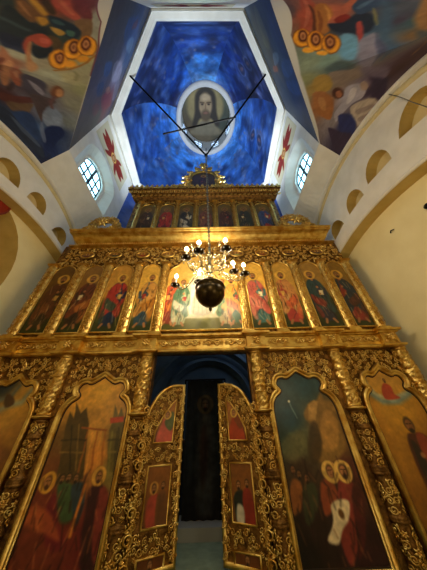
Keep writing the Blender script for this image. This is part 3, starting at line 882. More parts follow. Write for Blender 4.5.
STRIPR = [('6c6c4c', .03, .5, [(0.143,8.116),(0.135,7.493),(0.764,7.614),(0.887,8.453)]), ('7c94a8', .02, .7, [(0.98,7.729),(0.899,7.105),(1.122,7.323),(1.291,8.136)]),
          ('a05c38', .02, .8, [(1.325,8.478),(1.259,7.821),(1.427,8.029),(1.511,8.735)]), ('34548c', .03, .8, [(1.089,6.949),(0.974,6.052),(1.265,6.326),(1.44,7.36)]),
          ('244480', .03, .8, [(1.525,7.292),(1.381,6.011),(1.668,6.224),(1.834,7.365)]), ('1c3464', .03, .8, [(0.121,6.506),(0.21,5.81),(0.577,6.031),(0.487,6.761)])]


def strip_left(cv):     # diagonal face towards the left: u runs from the near edge to the far edge
    cv.warp(.06, .3)
    cv.base(STRIPL_BASE, 3)
    shapes(cv, '', STRIPL)
    cv.grain(.12, .3, 8).grain(.1, .09, 2)


def strip_right(cv):
    cv.warp(.06, .3)
    cv.base(STRIPR_BASE, 3)
    shapes(cv, '', STRIPR)
    cv.grain(.12, .3, 9).grain(.1, .09, 3)


def strip_far(cv):
    cv.warp(.1, .4)
    cv.base([(0, 6, '2c4c9c'), (3, 6, '1c2c6c'), (0, 9.5, '2c54b0'), (3, 9.5, '24408c'), (1.5, 7.7, '4c5c94')], 2)
    cv.tint('7c80a0', .5, .3, 4).grain(.2, .3, 6)


for a, b, fn in ((0, 1, strip_left), (7, 6, strip_right), (2, 3, strip_far), (5, 4, strip_far)):
    mp, L = seg_map(OUT[a], OUT[b]); painted_face('wall_tambour', mp, L, ZL, ZR, fn)


# ---- faces of the tambour that hold a window
def window_face(p0, p1, uc, num):
    mp, L = seg_map(p0, p1)
    def archpts(c, hw, z0, z1, n=14):
        zs = z1 - hw * .8
        return [(c - hw, z0), (c + hw, z0)] + [(c + hw * math.cos(PI * k / n), zs + hw * .8 * math.sin(PI * k / n)) for k in range(n + 1)]
    ho = archpts(uc, .88, ZL + .03, 7.82); wi = archpts(uc + .06, .52, 6.04, 7.62)
    plate('wall_tambour', WHITE, [(0, ZL), (L, ZL), (L, ZR), (0, ZR)], [ho], mp, .02)
    mb = MB()
    q0, q1 = np.array(ho), np.array(wi); n = len(q0)
    mb.grid(np.array([mp(np.c_[q0, np.full(n, 0.0)]), mp(np.c_[q0 * .45 + q1 * .55, np.full(n, -.22)]), mp(np.c_[q1 + (q1 - q1.mean(0)) * .08, np.full(n, -.34)])]), closed_v=True)
    struct(mb.build('trim_6', WHITE))
    win = thing('window_%d' % num, None, None, tuple(mp(np.array([[uc, 6.2, -.4]]))[0])); struct(win)
    mb = MB(); sweep(mb, wi, [(-.0, -.42), (-.0, -.30), (.05, -.27), (.10, -.30), (.12, -.36)], True, mp)
    struct(mb.build('window_frame', WHITE, win, smooth=False))
    mb = MB(); mb.add(mp(np.c_[q1, np.full(n, -.40)]), [list(range(n))]); struct(mb.build('pane', PANE, win))
    mb = MB()
    def bar(a, b, w):
        d = np.array(b) - np.array(a); d = d / np.linalg.norm(d); s = np.array([-d[1], d[0]]) * w / 2
        for h0, h1 in ((-.395, -.365),):
            c = [np.array(a) - s, np.array(b) - s, np.array(b) + s, np.array(a) + s]
            v = np.array([[*k, h] for h in (h0, h1) for k in c])
            mb.add(mp(v), [[0, 1, 2, 3], [4, 5, 6, 7], [0, 1, 5, 4], [1, 2, 6, 5], [2, 3, 7, 6], [3, 0, 4, 7]])
    c = uc + .06
    bar((c, 6.06), (c, 7.60), .085)
    for z in (6.42, 6.78, 7.14): bar((c - .51, z), (c + .51, z), .06)
    for k in (-.26, .26): bar((c + k, 6.06), (c + k, 7.5), .035)
    for k in range(2, n - 1): bar(wi[k], wi[k + 1], .05)
    bar(wi[0], wi[1], .06); bar(wi[1], wi[2], .05); bar(wi[-1], wi[0], .05)
    struct(mb.build('window_bars', MULL, win))
    # painted seraph above the window
    def fn(cv):
        cv.base([(uc, 8.5, 'd0c49c'), (uc, 9.3, 'd8d2b8')], 1)
        s = 1.0; z = 8.55
        for sg in (-1, 1):
            for k, (l, up, w) in enumerate(((.88, .16, .20), (.84, -.14, .18), (.46, .46, .15), (.44, -.46, .15))):
                tip = (uc + sg * l, z + up)
                cv.blob([(uc + sg * .05, z + .05 * (1 if up > 0 else -1)), (uc + sg * l * .5, z + up * .5 + w), tip, (uc + sg * l * .55, z + up * .6 - w * .8)], '8c2c22', .02)
                for f in range(4):
                    cv.stroke([(uc + sg * l * (.3 + .12 * f), z + up * .4 + w * .5), (uc + sg * l * (.42 + .12 * f), z + up * .5 - w * .4)], .018, '5c1410', .012, .7)
        cv.ell(uc, z, .21, .21, '8a3a14', .02); cv.ell(uc, z, .18, .18, 'e0b060', .02)
        cv.ell(uc, z, .12, .13, '5c2c18', .02); cv.ell(uc, z - .01, .08, .10, 'c08c60', .015)
    U, V = np.meshgrid(np.linspace(uc - 1.0, uc + 1.0, 110), np.linspace(7.95, 9.2, 70), indexing='ij')
    cv = Canvas(U, V); fn(cv)
    mb = MB(); mb.grid(mp(np.stack([U.ravel(), V.ravel(), 0.006 + 0 * U.ravel()], 1)).reshape(U.shape + (3,))); mb.C = [cv.c]
    struct(mb.build('wall_tambour_seraph', FRESCO))


window_face(OUT[1], OUT[2], 1.10, 1)
window_face(OUT[6], OUT[5], 1.10, 2)
window_face(OUT[0], OUT[7], 1.25, 3)
window_face(OUT[3], OUT[4], 1.31, 4)

# ---- white octagonal frame and the blue dome
mb = MB()
o8 = np.array(OUT); i8 = np.array(INN); cc = np.array([XC, 3.1])
oo = cc + (o8 - cc) * 1.03
R = [np.c_[oo, np.full(8, 9.62)], np.c_[cc + (o8 - cc) * .99, np.full(8, 9.50)], np.c_[o8 * .75 + i8 * .25, np.full(8, 9.46)], np.c_[o8 * .68 + i8 * .32, np.full(8, 9.52)],
     np.c_[o8 * .2 + i8 * .8, np.full(8, 9.55)], np.c_[i8, np.full(8, 9.60)], np.c_[i8, np.full(8, 9.78)], np.c_[oo, np.full(8, 9.80)]]
mb.grid(np.array(R), closed_v=True)
struct(mb.build('trim_7', WHITE))
mb = MB(); mb.box(-4.2, 3.9, -.56, -.43, 5.45, 6.12); mb.box(-1.36, 1.30, -.45, -.37, 5.5, 6.02); struct(mb.build('trim_11', WHITE))
LC = np.array([0.1, 3.15]); LR = 1.62; LZ = 13.9
rnd = random.Random(11)
for k in range(8):
    a, b = i8[k], i8[(k + 1) % 8]
    ta = math.atan2(a[1] - LC[1], a[0] - LC[0]); tb = math.atan2(b[1] - LC[1], b[0] - LC[0])
    if tb - ta > PI: tb -= 2 * PI
    if tb - ta < -PI: tb += 2 * PI
    s = np.linspace(0, 1, 90)[:, None]; t = np.linspace(0, 1, 110)[None]
    g = 1 - np.cos(t * PI / 2) ** 1.1; h = np.sin(t * PI / 2)
    th = ta + (tb - ta) * s
    X = (a[0] + (b[0] - a[0]) * s) * (1 - g) + (LC[0] + LR * np.cos(th)) * g
    Y = (a[1] + (b[1] - a[1]) * s) * (1 - g) + (LC[1] + LR * np.sin(th)) * g
    Z = 9.70 + (LZ - 9.70) * h + 0 * s
    w_ = np.linalg.norm(b - a)
    cv = Canvas((s - .5) * w_ * (1 - .45 * t) + w_, t * 5 + 0 * s + k * 7)
    v0 = k * 7
    cv.warp(.15, .5)
    # blue of each face, with the glow near the lantern painted in: (u, v, colour), v from the frame up to the lantern
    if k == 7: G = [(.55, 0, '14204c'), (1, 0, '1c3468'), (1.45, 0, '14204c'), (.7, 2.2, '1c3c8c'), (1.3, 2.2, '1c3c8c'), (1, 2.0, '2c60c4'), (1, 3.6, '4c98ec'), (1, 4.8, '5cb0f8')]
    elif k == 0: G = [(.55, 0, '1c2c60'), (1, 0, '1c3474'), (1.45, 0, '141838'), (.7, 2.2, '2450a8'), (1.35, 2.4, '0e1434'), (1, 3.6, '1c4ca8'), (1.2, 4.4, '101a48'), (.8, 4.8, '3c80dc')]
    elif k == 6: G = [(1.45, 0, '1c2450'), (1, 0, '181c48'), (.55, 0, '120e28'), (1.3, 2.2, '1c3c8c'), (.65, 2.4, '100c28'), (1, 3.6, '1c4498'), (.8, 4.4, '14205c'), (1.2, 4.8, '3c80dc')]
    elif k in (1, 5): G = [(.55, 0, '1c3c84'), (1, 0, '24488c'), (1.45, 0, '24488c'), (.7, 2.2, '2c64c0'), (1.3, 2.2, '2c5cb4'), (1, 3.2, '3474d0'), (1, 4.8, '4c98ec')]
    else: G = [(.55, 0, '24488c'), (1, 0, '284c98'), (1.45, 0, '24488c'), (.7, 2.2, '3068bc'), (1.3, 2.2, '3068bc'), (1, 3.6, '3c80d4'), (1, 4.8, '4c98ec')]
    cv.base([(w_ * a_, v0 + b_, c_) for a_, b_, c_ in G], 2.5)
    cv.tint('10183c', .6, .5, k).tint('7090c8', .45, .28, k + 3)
    for q in range(9):
        u, v = w_ + rnd.uniform(-.4, .4) * w_, v0 + rnd.uniform(.5, 3.6)
        cv.blob([(u + rnd.uniform(.08, .2) * math.cos(z), v + rnd.uniform(.12, .35) * math.sin(z)) for z in (0, 1, 2, 3, 4.2, 5.3)], rnd.choice(['5c70a8', '5a5478', '24408c', '403850', '7c90c0']), .05, .4)
        cv.ell(u, v + .35, .06, .08, '8c7c80', .03, a=.55)
    if k in (5, 6):
        for vv in (1.4, 2.3):
            cv.ell(w_ + (.1 if k == 6 else -.2), v0 + vv, .26, .34, '7c8cb8', .03, a=.6); cv.ell(w_ + (.1 if k == 6 else -.2), v0 + vv, .2, .28, '1c2850', .03, a=.8)
            cv.ell(w_ + (.1 if k == 6 else -.2), v0 + vv, .07, .16, '8c6c70', .03, a=.8)
    cv.grain(.28, .4, k).grain(.16, .12, k + 1)
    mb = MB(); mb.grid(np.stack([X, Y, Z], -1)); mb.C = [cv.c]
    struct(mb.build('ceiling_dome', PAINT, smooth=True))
mb = MB(); mb.lathe([(LR + .02, -.03), (LR - .02, -.12), (LR - .22, -.10), (LR - .24, .02), (LR - .20, .1), (LR - .16, .3), (LR - .16, 1.75)], (LC[0], LC[1], LZ), 48)
struct(mb.build('trim_8', WHITE, smooth=True))
for k in range(8):
    a = PI / 8 + k * PI / 4
    c = LC + (LR - .175) * np.array([math.cos(a), math.sin(a)]); d = np.array([-math.sin(a), math.cos(a)])
    mb = MB(); nn = np.array([math.cos(a), math.sin(a)])
    pts = [(-.24, .55), (.24, .55), (.24, 1.15), (.12, 1.32), (-.12, 1.32), (-.24, 1.15)]
    mb.add([[*(c + d * u - nn * .035), LZ + v] for u, v in pts], [[0, 1, 2, 3, 4, 5]])
    wn = struct(mb.build('window_%d' % (5 + k), LPANE))
    mb = MB()
    for u in (-.26, 0, .26):
        q = c + d * u - nn * .05; mb.tube([[*q, LZ + .5], [*q, LZ + 1.3]], .02, 5)
    for v in (.53, .85, 1.17):
        mb.tube([[*(c - d * .26 - nn * .05), LZ + v], [*(c + d * .26 - nn * .05), LZ + v]], .018, 5)
    struct(mb.build('window_bars', MULL, wn))
# painted head at the top of the lantern
ZT = LZ + 1.75


def paint_dome_head(cv):
    # u to the right, v away from the entrance; the top of the head points to the entrance
    x, y = [(0.09,2.798)][0]
    cv.base([(x - 1, y - 1, '6a6a50'), (x + 1, y - 1, '5c6450'), (x - 1, y + 1, '5c4c34'), (x + 1, y + .8, '3c4438'), (x, y + 1.3, '6c5c44')], 2)
    cv.ell(x - .02, y + .05, 1.12, 1.0, '8c7c50', .08)
    cv.ell(x - .02, y + .05, 1.0, .88, '9c8858', .06)
    cv.du = x + (cv.du - x) / 1.2
    cv.blob([(x - .5, y - .4), (x - .3, y - .72), (x, y - .82), (x + .3, y - .72), (x + .5, y - .4), (x + .56, y + .3), (x + .72, y + .9), (x + .5, y + 1.0), (x + .3, y + .6), (x - .3, y + .6), (x - .5, y + 1.0), (x - .72, y + .9), (x - .56, y + .3)], '2c2218', .06)
    cv.blob([(x - .5, y + .95), (x - .2, y + .7), (x + .2, y + .7), (x + .5, y + .95), (x + .9, y + 1.4), (x - .9, y + 1.4)], '7c7058', .06)
    cv.ell(x, y - .02, .33, .55, 'a08460', .05)
    cv.ell(x, y + .45, .24, .28, '5c4830', .06)
    cv.ell(x, y + .32, .12, .06, '8c5c48', .03)
    cv.ell(x, y - .38, .25, .14, 'b89c78', .05)
    for sg in (-1, 1):
        cv.stroke([(x + sg * .08, y - .14), (x + sg * .25, y - .16)], .05, '3c2818', .03)
        cv.ell(x + sg * .16, y - .07, .06, .035, '2c1c14', .02)
    cv.stroke([(x, y - .1), (x, y + .16)], .05, '7c5c40', .03)
    cv.grain(.1, .25, 3)


rr, tt = np.meshgrid(np.linspace(0.001, LR - .16, 60), np.linspace(0, 2 * PI, 120, endpoint=False), indexing='ij')
cv = Canvas(LC[0] + rr * np.cos(tt), LC[1] + rr * np.sin(tt)); paint_dome_head(cv)
mb = MB(); mb.grid(np.stack([LC[0] + rr * np.cos(tt), LC[1] + rr * np.sin(tt), np.full(rr.shape, ZT)], -1), closed_v=True); mb.C = [cv.c]
struct(mb.build('ceiling_lantern', PAINT))

# ---- sanctuary seen through the open doors
mb = MB()
for rad, dy in ((1.25, 6.4), (1.6, 6.25)):
    th = np.linspace(0, PI, 30)
    mb.grid(np.array([[[0.05 + (rad - .12) * math.cos(a), dy, .55 + (rad - .12) * math.sin(a)], [0.05 + rad * math.cos(a), dy - .1, .55 + rad * math.sin(a)], [0.05 + (rad + .12) * math.cos(a), dy, .55 + (rad + .12) * math.sin(a)]] for a in th]))
struct(mb.build('trim_9', APSE))
mb = MB(); mb.box(-3.9, 3.6, 6.45, 6.6, SOLEA, 4.8); struct(mb.build('wall_apse', APSE))
mb = MB(); mb.box(-1.2, 1.2, 4.6, 6.4, SOLEA, SOLEA + .14); struct(mb.build('trim_10', mat('grey_stone_step', '9a9a90', .6)))

# ================================================================== THE SCREEN
YP = 3.55       # depth of the painted panels


def place_label(o, t):
    o['label'] = t
    return o


XE = XR - .02
bk = thing('iconostasis_backing', 'wooden backing of the gilded altar screen, behind all of its icons and columns', 'screen frame', (0, 3.7, SOLEA))
for n_, b in (('side_board', (-3.72, -.84, 3.575, 3.72, SOLEA, 1.16)), ('side_board', (.82, XE, 3.575, 3.72, SOLEA, 1.16)), ('top_board', (-3.72, XE, 3.575, 3.72, 1.16, 4.12))):
    m_ = MB(); m_.box(*b); m_.build(n_, GOLD_D, bk)

# ---- entablature over the lower tier
en = thing('carved_entablature', 'long gilded entablature with carved floral strips between the lower and middle tiers of icons', 'entablature', (0, 3.5, 1.15))
BR = [(-3.60, -3.34), (-2.55, -2.2), (-1.14, -.84), (.84, 1.14), (2.2, 2.52), (3.32, 3.58)]


def breaks(y, pr):
    """front line stepping forward over each column"""
    pts = [(-3.62, y)]
    for a, b in BR:
        pts += [(a - .02, y), (a - .02, y - pr), (b + .02, y - pr), (b + .02, y)]
    pts.append((3.60, y))
    return [p for i, p in enumerate(pts) if i == 0 or p != pts[i - 1]]


def running(name, m, prof, pr, parent, y0):
    mb = MB(); path = breaks(0, pr)
    n = len(path); p = np.array(path)
    d = np.diff(p, axis=0); d1 = np.vstack([d[:1], d]); d2 = np.vstack([d, d[-1:]])
    d1 /= np.linalg.norm(d1, axis=1)[:, None] + 1e-9; d2 /= np.linalg.norm(d2, axis=1)[:, None] + 1e-9
    n1 = np.stack([d1[:, 1], -d1[:, 0]], 1); n2 = np.stack([d2[:, 1], -d2[:, 0]], 1); mm = n1 + n2
    P = np.zeros((n, len(prof), 3))
    for i, (o_, z) in enumerate(prof):
        P[:, i, 0] = p[:, 0] + mm[:, 0] * o_ / np.maximum((mm * n1).sum(1), .5); P[:, i, 1] = y0 + p[:, 1] + mm[:, 1] * o_ / np.maximum((mm * n1).sum(1), .5); P[:, i, 2] = z
    mb.grid(P)
    return mb.build(name, m, parent)


running('lower_moulding', GOLD_P, [(-.1, 1.14), (.02, 1.14), (.05, 1.155), (.055, 1.18), (.03, 1.20), (.0, 1.21)], .08, en, 3.49)
running('fascia', GOLD_P, [(0, 1.205), (0, 1.40)], .08, en, 3.49)
running('upper_ledge', GOLD_P, [(0, 1.39), (.03, 1.40), (.04, 1.415), (.08, 1.43), (.085, 1.465), (.05, 1.47), (-.12, 1.48)], .08, en, 3.49)
mp = plane_map(3.49)
seedn = 0
spans = [(-3.32, -2.57), (-2.18, -1.16), (-.82, .82), (1.16, 2.18), (2.54, 3.30)]
for a, b in spans:
    mb = MB(); n = max(2, int((b - a) / .36))
    for k in range(n):
        c = a + (b - a) * (k + .5) / n
        for sg in (-1, 1):
            motif(mb, 's', c + sg * .08, 1.305, .062, 0.3 * sg, mp, sg < 0, .8); motif(mb, 'l', c + sg * .15, 1.305, .05, sg * 1.57, mp, False, .8)
        motif(mb, 'f', c, 1.31, .035, 0, mp, relief=1.1)
    mb.build('carved_strip', GOLD, en, True)
for a, b in BR:
    mb = MB(); c = (a + b) / 2
    motif(mb, 'f', c, 1.305, .075, .3, plane_map(3.41), relief=.7)
    for sx in (-1, 1):
        for sz in (-1, 1):
            motif(mb, 'l', c + sx * .09, 1.305 + sz * .07, .035, sx * sz * -.8, plane_map(3.41), relief=.7)
    mb.build('carved_block', GOLD, en, True)

# ---- columns of the lower tier (local to their foot: x = 0, y = 0, z = 0 at SOLEA)
Z0 = -SOLEA


def make_column(label):
    t = thing('carved_column', label, 'column', (0, 0, 0), None)
    # upper round shaft with a spiralling vine, in relief
    r = .082; nz, na = 150, 56
    z = np.linspace(.27, 1.10, nz)[:, None]; a = np.linspace(-PI, PI, na, endpoint=False)[None]
    def relief(z, a):
        v = np.sin(2 * a + z * 16) * .5 + .5
        lf = np.abs(np.sin(3 * a - z * 34)) * np.abs(np.sin(z * 22 + a))
        ring = np.exp(-((z - .50) / .012) ** 2) + np.exp(-((z - .80) / .012) ** 2)
        return .016 * v ** 2 + .014 * lf + .016 * ring
    R = r + relief(z, a)
    P = np.stack([R * np.sin(a), -R * np.cos(a), z + Z0 + 0 * a], -1)
    mb = LMB(); mb.grid(P, closed_v=True); mb.build('shaft', GOLD, t, True)
    mb = LMB(); cm = cyl_map(0, 0, r + .012)
    rnd = random.Random(2)
    for k in range(10):
        for q in (-1, 0, 1):
            motif(mb, 'l', q * .075 + .03 * (k % 2), Z0 + .33 + k * .08, .036, .7 * (1 if (k + q) % 2 else -1), cm, False, .8)
    mb.build('shaft_leaves', GOLD_P, t, True)
    mb = LMB(); mb.lathe([(.0, 1.095), (.10, 1.095), (.115, 1.11), (.10, 1.125), (.12, 1.14), (.0, 1.145)], (0, 0, Z0), 24); mb.build('capital', GOLD_P, t, True)
    mb = LMB(); mb.lathe([(0, .205), (.10, .21), (.118, .225), (.145, .235), (.15, .25), (.12, .262), (.095, .275), (0, .28)], (0, 0, Z0), 28); mb.build('collar', GOLD_P, t, True)
    # lower, heavier shaft of open carving
    r2 = .098
    prof = [(0, .205), (r2, .205)]
    for zz in np.linspace(.2, -1.28, 120):
        b = sum(math.exp(-((zz - c) / .012) ** 2) for c in (.19, .03, .0, -.42, -.45, -.48, -.86, -.89))
        prof.append((r2 - .012 + .024 * b, zz))
    mb = LMB(); mb.lathe(prof + [(0, -1.29)], (0, 0, Z0), 28); mb.build('lower_shaft', GOLD_D, t, True)
    mb = LMB(); cm = cyl_map(0, 0, r2 - .012)
    for (za, zb, seed) in ((.04, .18, 1), (-.40, -.01, 2), (-.84, -.50, 3), (-1.26, -.90, 4)):
        fill(mb, lambda u, v: za < v - Z0 < zb and abs(u) < .19, (-.19, .19, za + Z0, zb + Z0), .036, .088, cm, seed, relief=.75, tries=900, pack=.78)
    mb.build('vine_carving', GOLD, t, True)
    return t


YC = 3.545
col0 = make_column('gilded vine-carved column at the left edge of the open doorway')
place = [(-.965, 'gilded vine-carved column at the left edge of the open doorway'), (.955, 'gilded vine-carved column at the right edge of the open doorway'),
         (-2.385, 'gilded carved column between the two large icons left of the doors'), (2.385, 'gilded carved column between the two large icons right of the doors'),
         (-3.62, 'gilded carved column at the far left end of the screen, lower tier'), (3.60, 'gilded carved column at the far right end of the screen, lower tier')]
for i, (x, lb) in enumerate(place):
    c = col0 if i == 0 else dup(col0)
    c.location = (x, YC, SOLEA); c['label'] = lb; c['group'] = 'carved columns of the lower tier'
# the column is modelled with z = 0 at its foot

# ---- large icons of the lower tier
OG = [(.0, .80), (.10, .735), (.19, .69), (.27, .71), (.35, .68), (.385, .59), (.335, .52), (.345, .48), (.42, .43), (.48, .34), (.50, .22)]


def ogee(c, s):
    r_ = [(c + x * s, z) for x, z in OG]; l_ = [(c - x * s, z) for x, z in OG[1:]]
    return [(c - .5 * s, SOLEA + .06), (c + .5 * s, SOLEA + .06)] + smoothpath(r_[::-1], 3) + smoothpath(l_, 3)


def paint_entry(cv):
    cv.warp(.02, .15)
    cv.base([(-1.607,0.664,'e8ac3c'),(-1.919,0.457,'e0a038'),(-1.254,0.44,'d49834'),(-1.55,0.067,'dc9c3c'),(-1.797,-0.042,'5c4820'),(-1.182,-0.057,'5c5028'),(-1.414,-0.213,'dc8c34'),(-1.87,-0.353,'7c4420'),(-1.177,-0.37,'8c7838'),(-1.708,-0.713,'6c2018'),(-1.834,-0.94,'842c20'),(-1.259,-0.954,'702020'),(-1.006,-0.96,'342218'),(-1.91,-1.111,'4c2818')], 3)
    cv.poly([(-1.87,-0.493),(-2.001,0.137),(-2.01,0.3),(-1.918,0.221),(-1.956,0.43),(-1.831,0.269),(-1.768,0.346),(-1.66,0.129),(-1.527,-0.456)], '54401c', .01)
    cv.poly([(-1.243,-0.368),(-1.345,0.062),(-1.329,0.157),(-1.345,0.375),(-1.26,0.23),(-1.241,0.333),(-1.165,0.215),(-1.065,0.238),(-1.039,-0.06),(-1.031,-0.421)], '6c5c28', .01)
    cv.poly([(-1.374,0.208),(-1.168,0.228),(-1.153,0.165),(-1.355,0.146)], 'b0401c', .008)
    cv.stroke([(-1.75,0.095),(-1.389,0.063)], .02, 'a0501c', .008)
    for q, c in (([(-1.644,0.046),(-1.615,-0.397)], 'b0601c'), ([(-1.571,0.044),(-1.522,-0.4)], 'e8a040'), ([(-1.513,0.043),(-1.456,-0.401)], '9c501c'), ([(-1.455,0.041),(-1.39,-0.403)], 'e09838'), ([(-1.396,0.04),(-1.324,-0.404)], 'a86020'), ([(-1.294,0.037),(-1.218,-0.407)], '8c8038'), ([(-1.221,0.035),(-1.139,-0.409)], '3c3418')):
        cv.stroke(q, .022, c, .012, .8)
    for q, c in (([(-1.983,-0.037),(-1.64,-0.046)], '2c2210'), ([(-1.952,-0.168),(-1.619,-0.176)], '8c6c30'), ([(-1.325,-0.053),(-1.068,-0.06)], '3c3418'), ([(-1.285,-0.185),(-1.063,-0.19)], '9c8440'), ([(-1.912,0.135),(-1.736,-0.356)], '2c2210'), ([(-1.808,0.133),(-1.656,-0.358)], '8c6c30'), ([(-1.205,0.082),(-1.123,-0.371)], '3c3418')):
        cv.stroke(q, .018, c, .01, .8)
    g = [(-1.97,-0.473),(-1.792,-0.44),(-1.717,-0.433),(-1.622,-0.444),(-1.331,-0.423),(-2.183,-0.618),(-1.861,-0.429)]
    cv.blob([(-2.145,-0.619),(-1.999,-0.517),(-1.803,-0.558),(-1.648,-0.794),(-1.629,-1.084),(-2.035,-1.172),(-2.247,-0.856)], '74301f', .02)
    cv.blob([(-1.867,-0.582),(-1.746,-0.628),(-1.696,-0.793),(-1.519,-0.984),(-1.707,-1.014),(-1.864,-0.789)], '6c1c24', .02)
    cv.blob([(-1.827,-0.504),(-1.655,-0.49),(-1.521,-0.634),(-1.528,-0.797),(-1.672,-0.794)], '3c5430', .02)
    cv.blob([(-1.647,-0.508),(-1.5,-0.493),(-1.431,-0.678),(-1.465,-0.837),(-1.579,-0.675)], '2c3c44', .015)
    cv.blob([(-1.409,-0.532),(-1.262,-0.517),(-1.134,-0.686),(-1.098,-1.097),(-1.289,-1.171),(-1.385,-0.801)], '38181c', .02)
    cv.blob([(-1.281,-0.535),(-1.168,-0.573),(-1.121,-0.884),(-1.131,-1.13),(-1.236,-0.955)], '84342a', .015)
    cv.blob([(-2.151,-0.782),(-2.044,-0.672),(-1.787,-0.751),(-1.604,-0.946),(-1.783,-0.905),(-1.998,-0.847)], 'c06030', .02, .7)
    cv.stroke([(-1.48,-0.512),(-1.504,-0.912)], .035, 'c8782c', .012)
    for x, z in g[1:4]: face(cv, x, z, .045, '2c2014', '8c6038')
    face(cv, g[0][0], g[0][1], .06, '4c2c18', 'a87040', True, 'd89c34', 1.7)
    face(cv, g[4][0], g[4][1], .055, '4c2c18', 'a06c3c', True, 'd8a040', 1.7)
    face(cv, g[5][0], g[5][1], .05, '2c1c14', '8c5c34')
    rnd = random.Random(4)
    for k in range(70):
        x, z = rnd.uniform(-2.1, -1.15), rnd.uniform(-1.2, -.35)
        cv.stroke([(x, z), (x + rnd.uniform(-.06, .06), z - rnd.uniform(.05, .2))], .016, rnd.choice(['1c0e0a', '1c0e0a', 'c87840', '401418']), .012, .5)
    cv.grain(.14, .09, 1).grain(.08, .03, 2)


def paint_nativity(cv):
    cv.warp(.02, .15)
    cv.base([(1.711,0.582,'1c4048'),(1.339,0.116,'1c4048'),(1.992,0.575,'284850'),(1.134,-0.114,'20382c'),(2.041,0.359,'6c5830'),(1.82,-0.016,'947038'),(1.42,-0.121,'5c5c38'),(2.063,-0.137,'6c4c28'),(1.328,-0.431,'402c1c'),(1.994,-0.448,'54241c'),(1.439,-0.87,'2c1c18'),(1.846,-1.03,'30161a'),(1.135,-1.084,'18120f')], 3)
    cv.blob([(1.58,0.211),(1.715,0.34),(1.819,0.365),(1.922,0.474),(1.946,0.361),(2.082,0.304),(2.065,0.037),(2.053,-0.192),(1.813,-0.364),(1.576,-0.338),(1.573,-0.18),(1.717,-0.014),(1.579,0.11)], '8c6830', .02)
    cv.poly([(1.671,0.301),(1.787,0.365),(1.841,0.337),(1.73,0.106),(1.609,0.109)], 'b88c48', .015)
    cv.blob([(1.842,0.166),(2.01,0.2),(2.01,-0.021),(1.899,-0.22),(1.703,-0.216)], 'b0803c', .02)
    cv.blob([(1.62,0.048),(1.742,0.057),(1.695,-0.237),(1.558,-0.388),(1.483,-0.284)], '3c2c18', .02, .8)
    cv.blob([(1.163,-0.115),(1.447,-0.03),(1.478,-0.21),(1.297,-0.351),(1.144,-0.307)], '6c6840', .03, .7)
    s = [(1.388,0.362),(1.41,0.267),(1.451,0.138)]
    cv.stroke(s, .014, '8ca498', .012, .8); cv.ell(s[0][0], s[0][1], .016, .016, 'f0ecc8', .008)
    cv.blob([(1.548,-0.568),(1.691,-0.535),(1.738,-0.645),(1.658,-0.779),(1.505,-0.824)], '94482a', .015)
    cv.blob([(1.788,-0.556),(1.969,-0.56),(1.984,-0.72),(1.806,-1.065),(1.675,-1.199),(1.631,-0.989)], '84342a', .015)
    cv.blob([(1.957,-0.588),(2.042,-0.678),(1.951,-0.959),(1.779,-1.168),(1.846,-0.88)], '4c1c1c', .015)
    cv.blob([(1.618,-0.753),(1.751,-0.706),(1.852,-0.734),(1.781,-0.863),(1.682,-0.953),(1.589,-1.06),(1.475,-1.029),(1.595,-0.874)], 'e0cca0', .012)
    d = [(1.711,-0.829),(1.724,-0.451),(1.901,-0.445),(1.304,-0.469),(1.397,-0.509),(1.235,-0.429)]
    cv.ell(d[0][0], d[0][1], .03, .04, '5c3c1c', .01)
    for k in (1, 2):
        face(cv, d[k][0], d[k][1] - .01, .066, '3c2014', 'b87c4c', k == 2, 'e4b85c', 1.7)
    cv.blob([(1.178,-0.541),(1.287,-0.525),(1.319,-0.634),(1.219,-0.801),(1.109,-0.798)], '8c5428', .015)
    cv.blob([(1.336,-0.581),(1.47,-0.566),(1.458,-0.749),(1.307,-0.905),(1.255,-0.802)], '3c4028', .015)
    for k in (3, 4, 5): face(cv, d[k][0], d[k][1], .045, '241a10', '7c5430')
    rnd = random.Random(6)
    for k in range(70):
        x, z = rnd.uniform(1.15, 2.1), rnd.uniform(-1.2, -.3)
        cv.stroke([(x, z), (x + rnd.uniform(-.06, .06), z - rnd.uniform(.05, .2))], .016, rnd.choice(['140c0a', '1c0e0a', '8c5430', '301418']), .012, .5)
    cv.grain(.16, .09, 3).grain(.08, .03, 4)


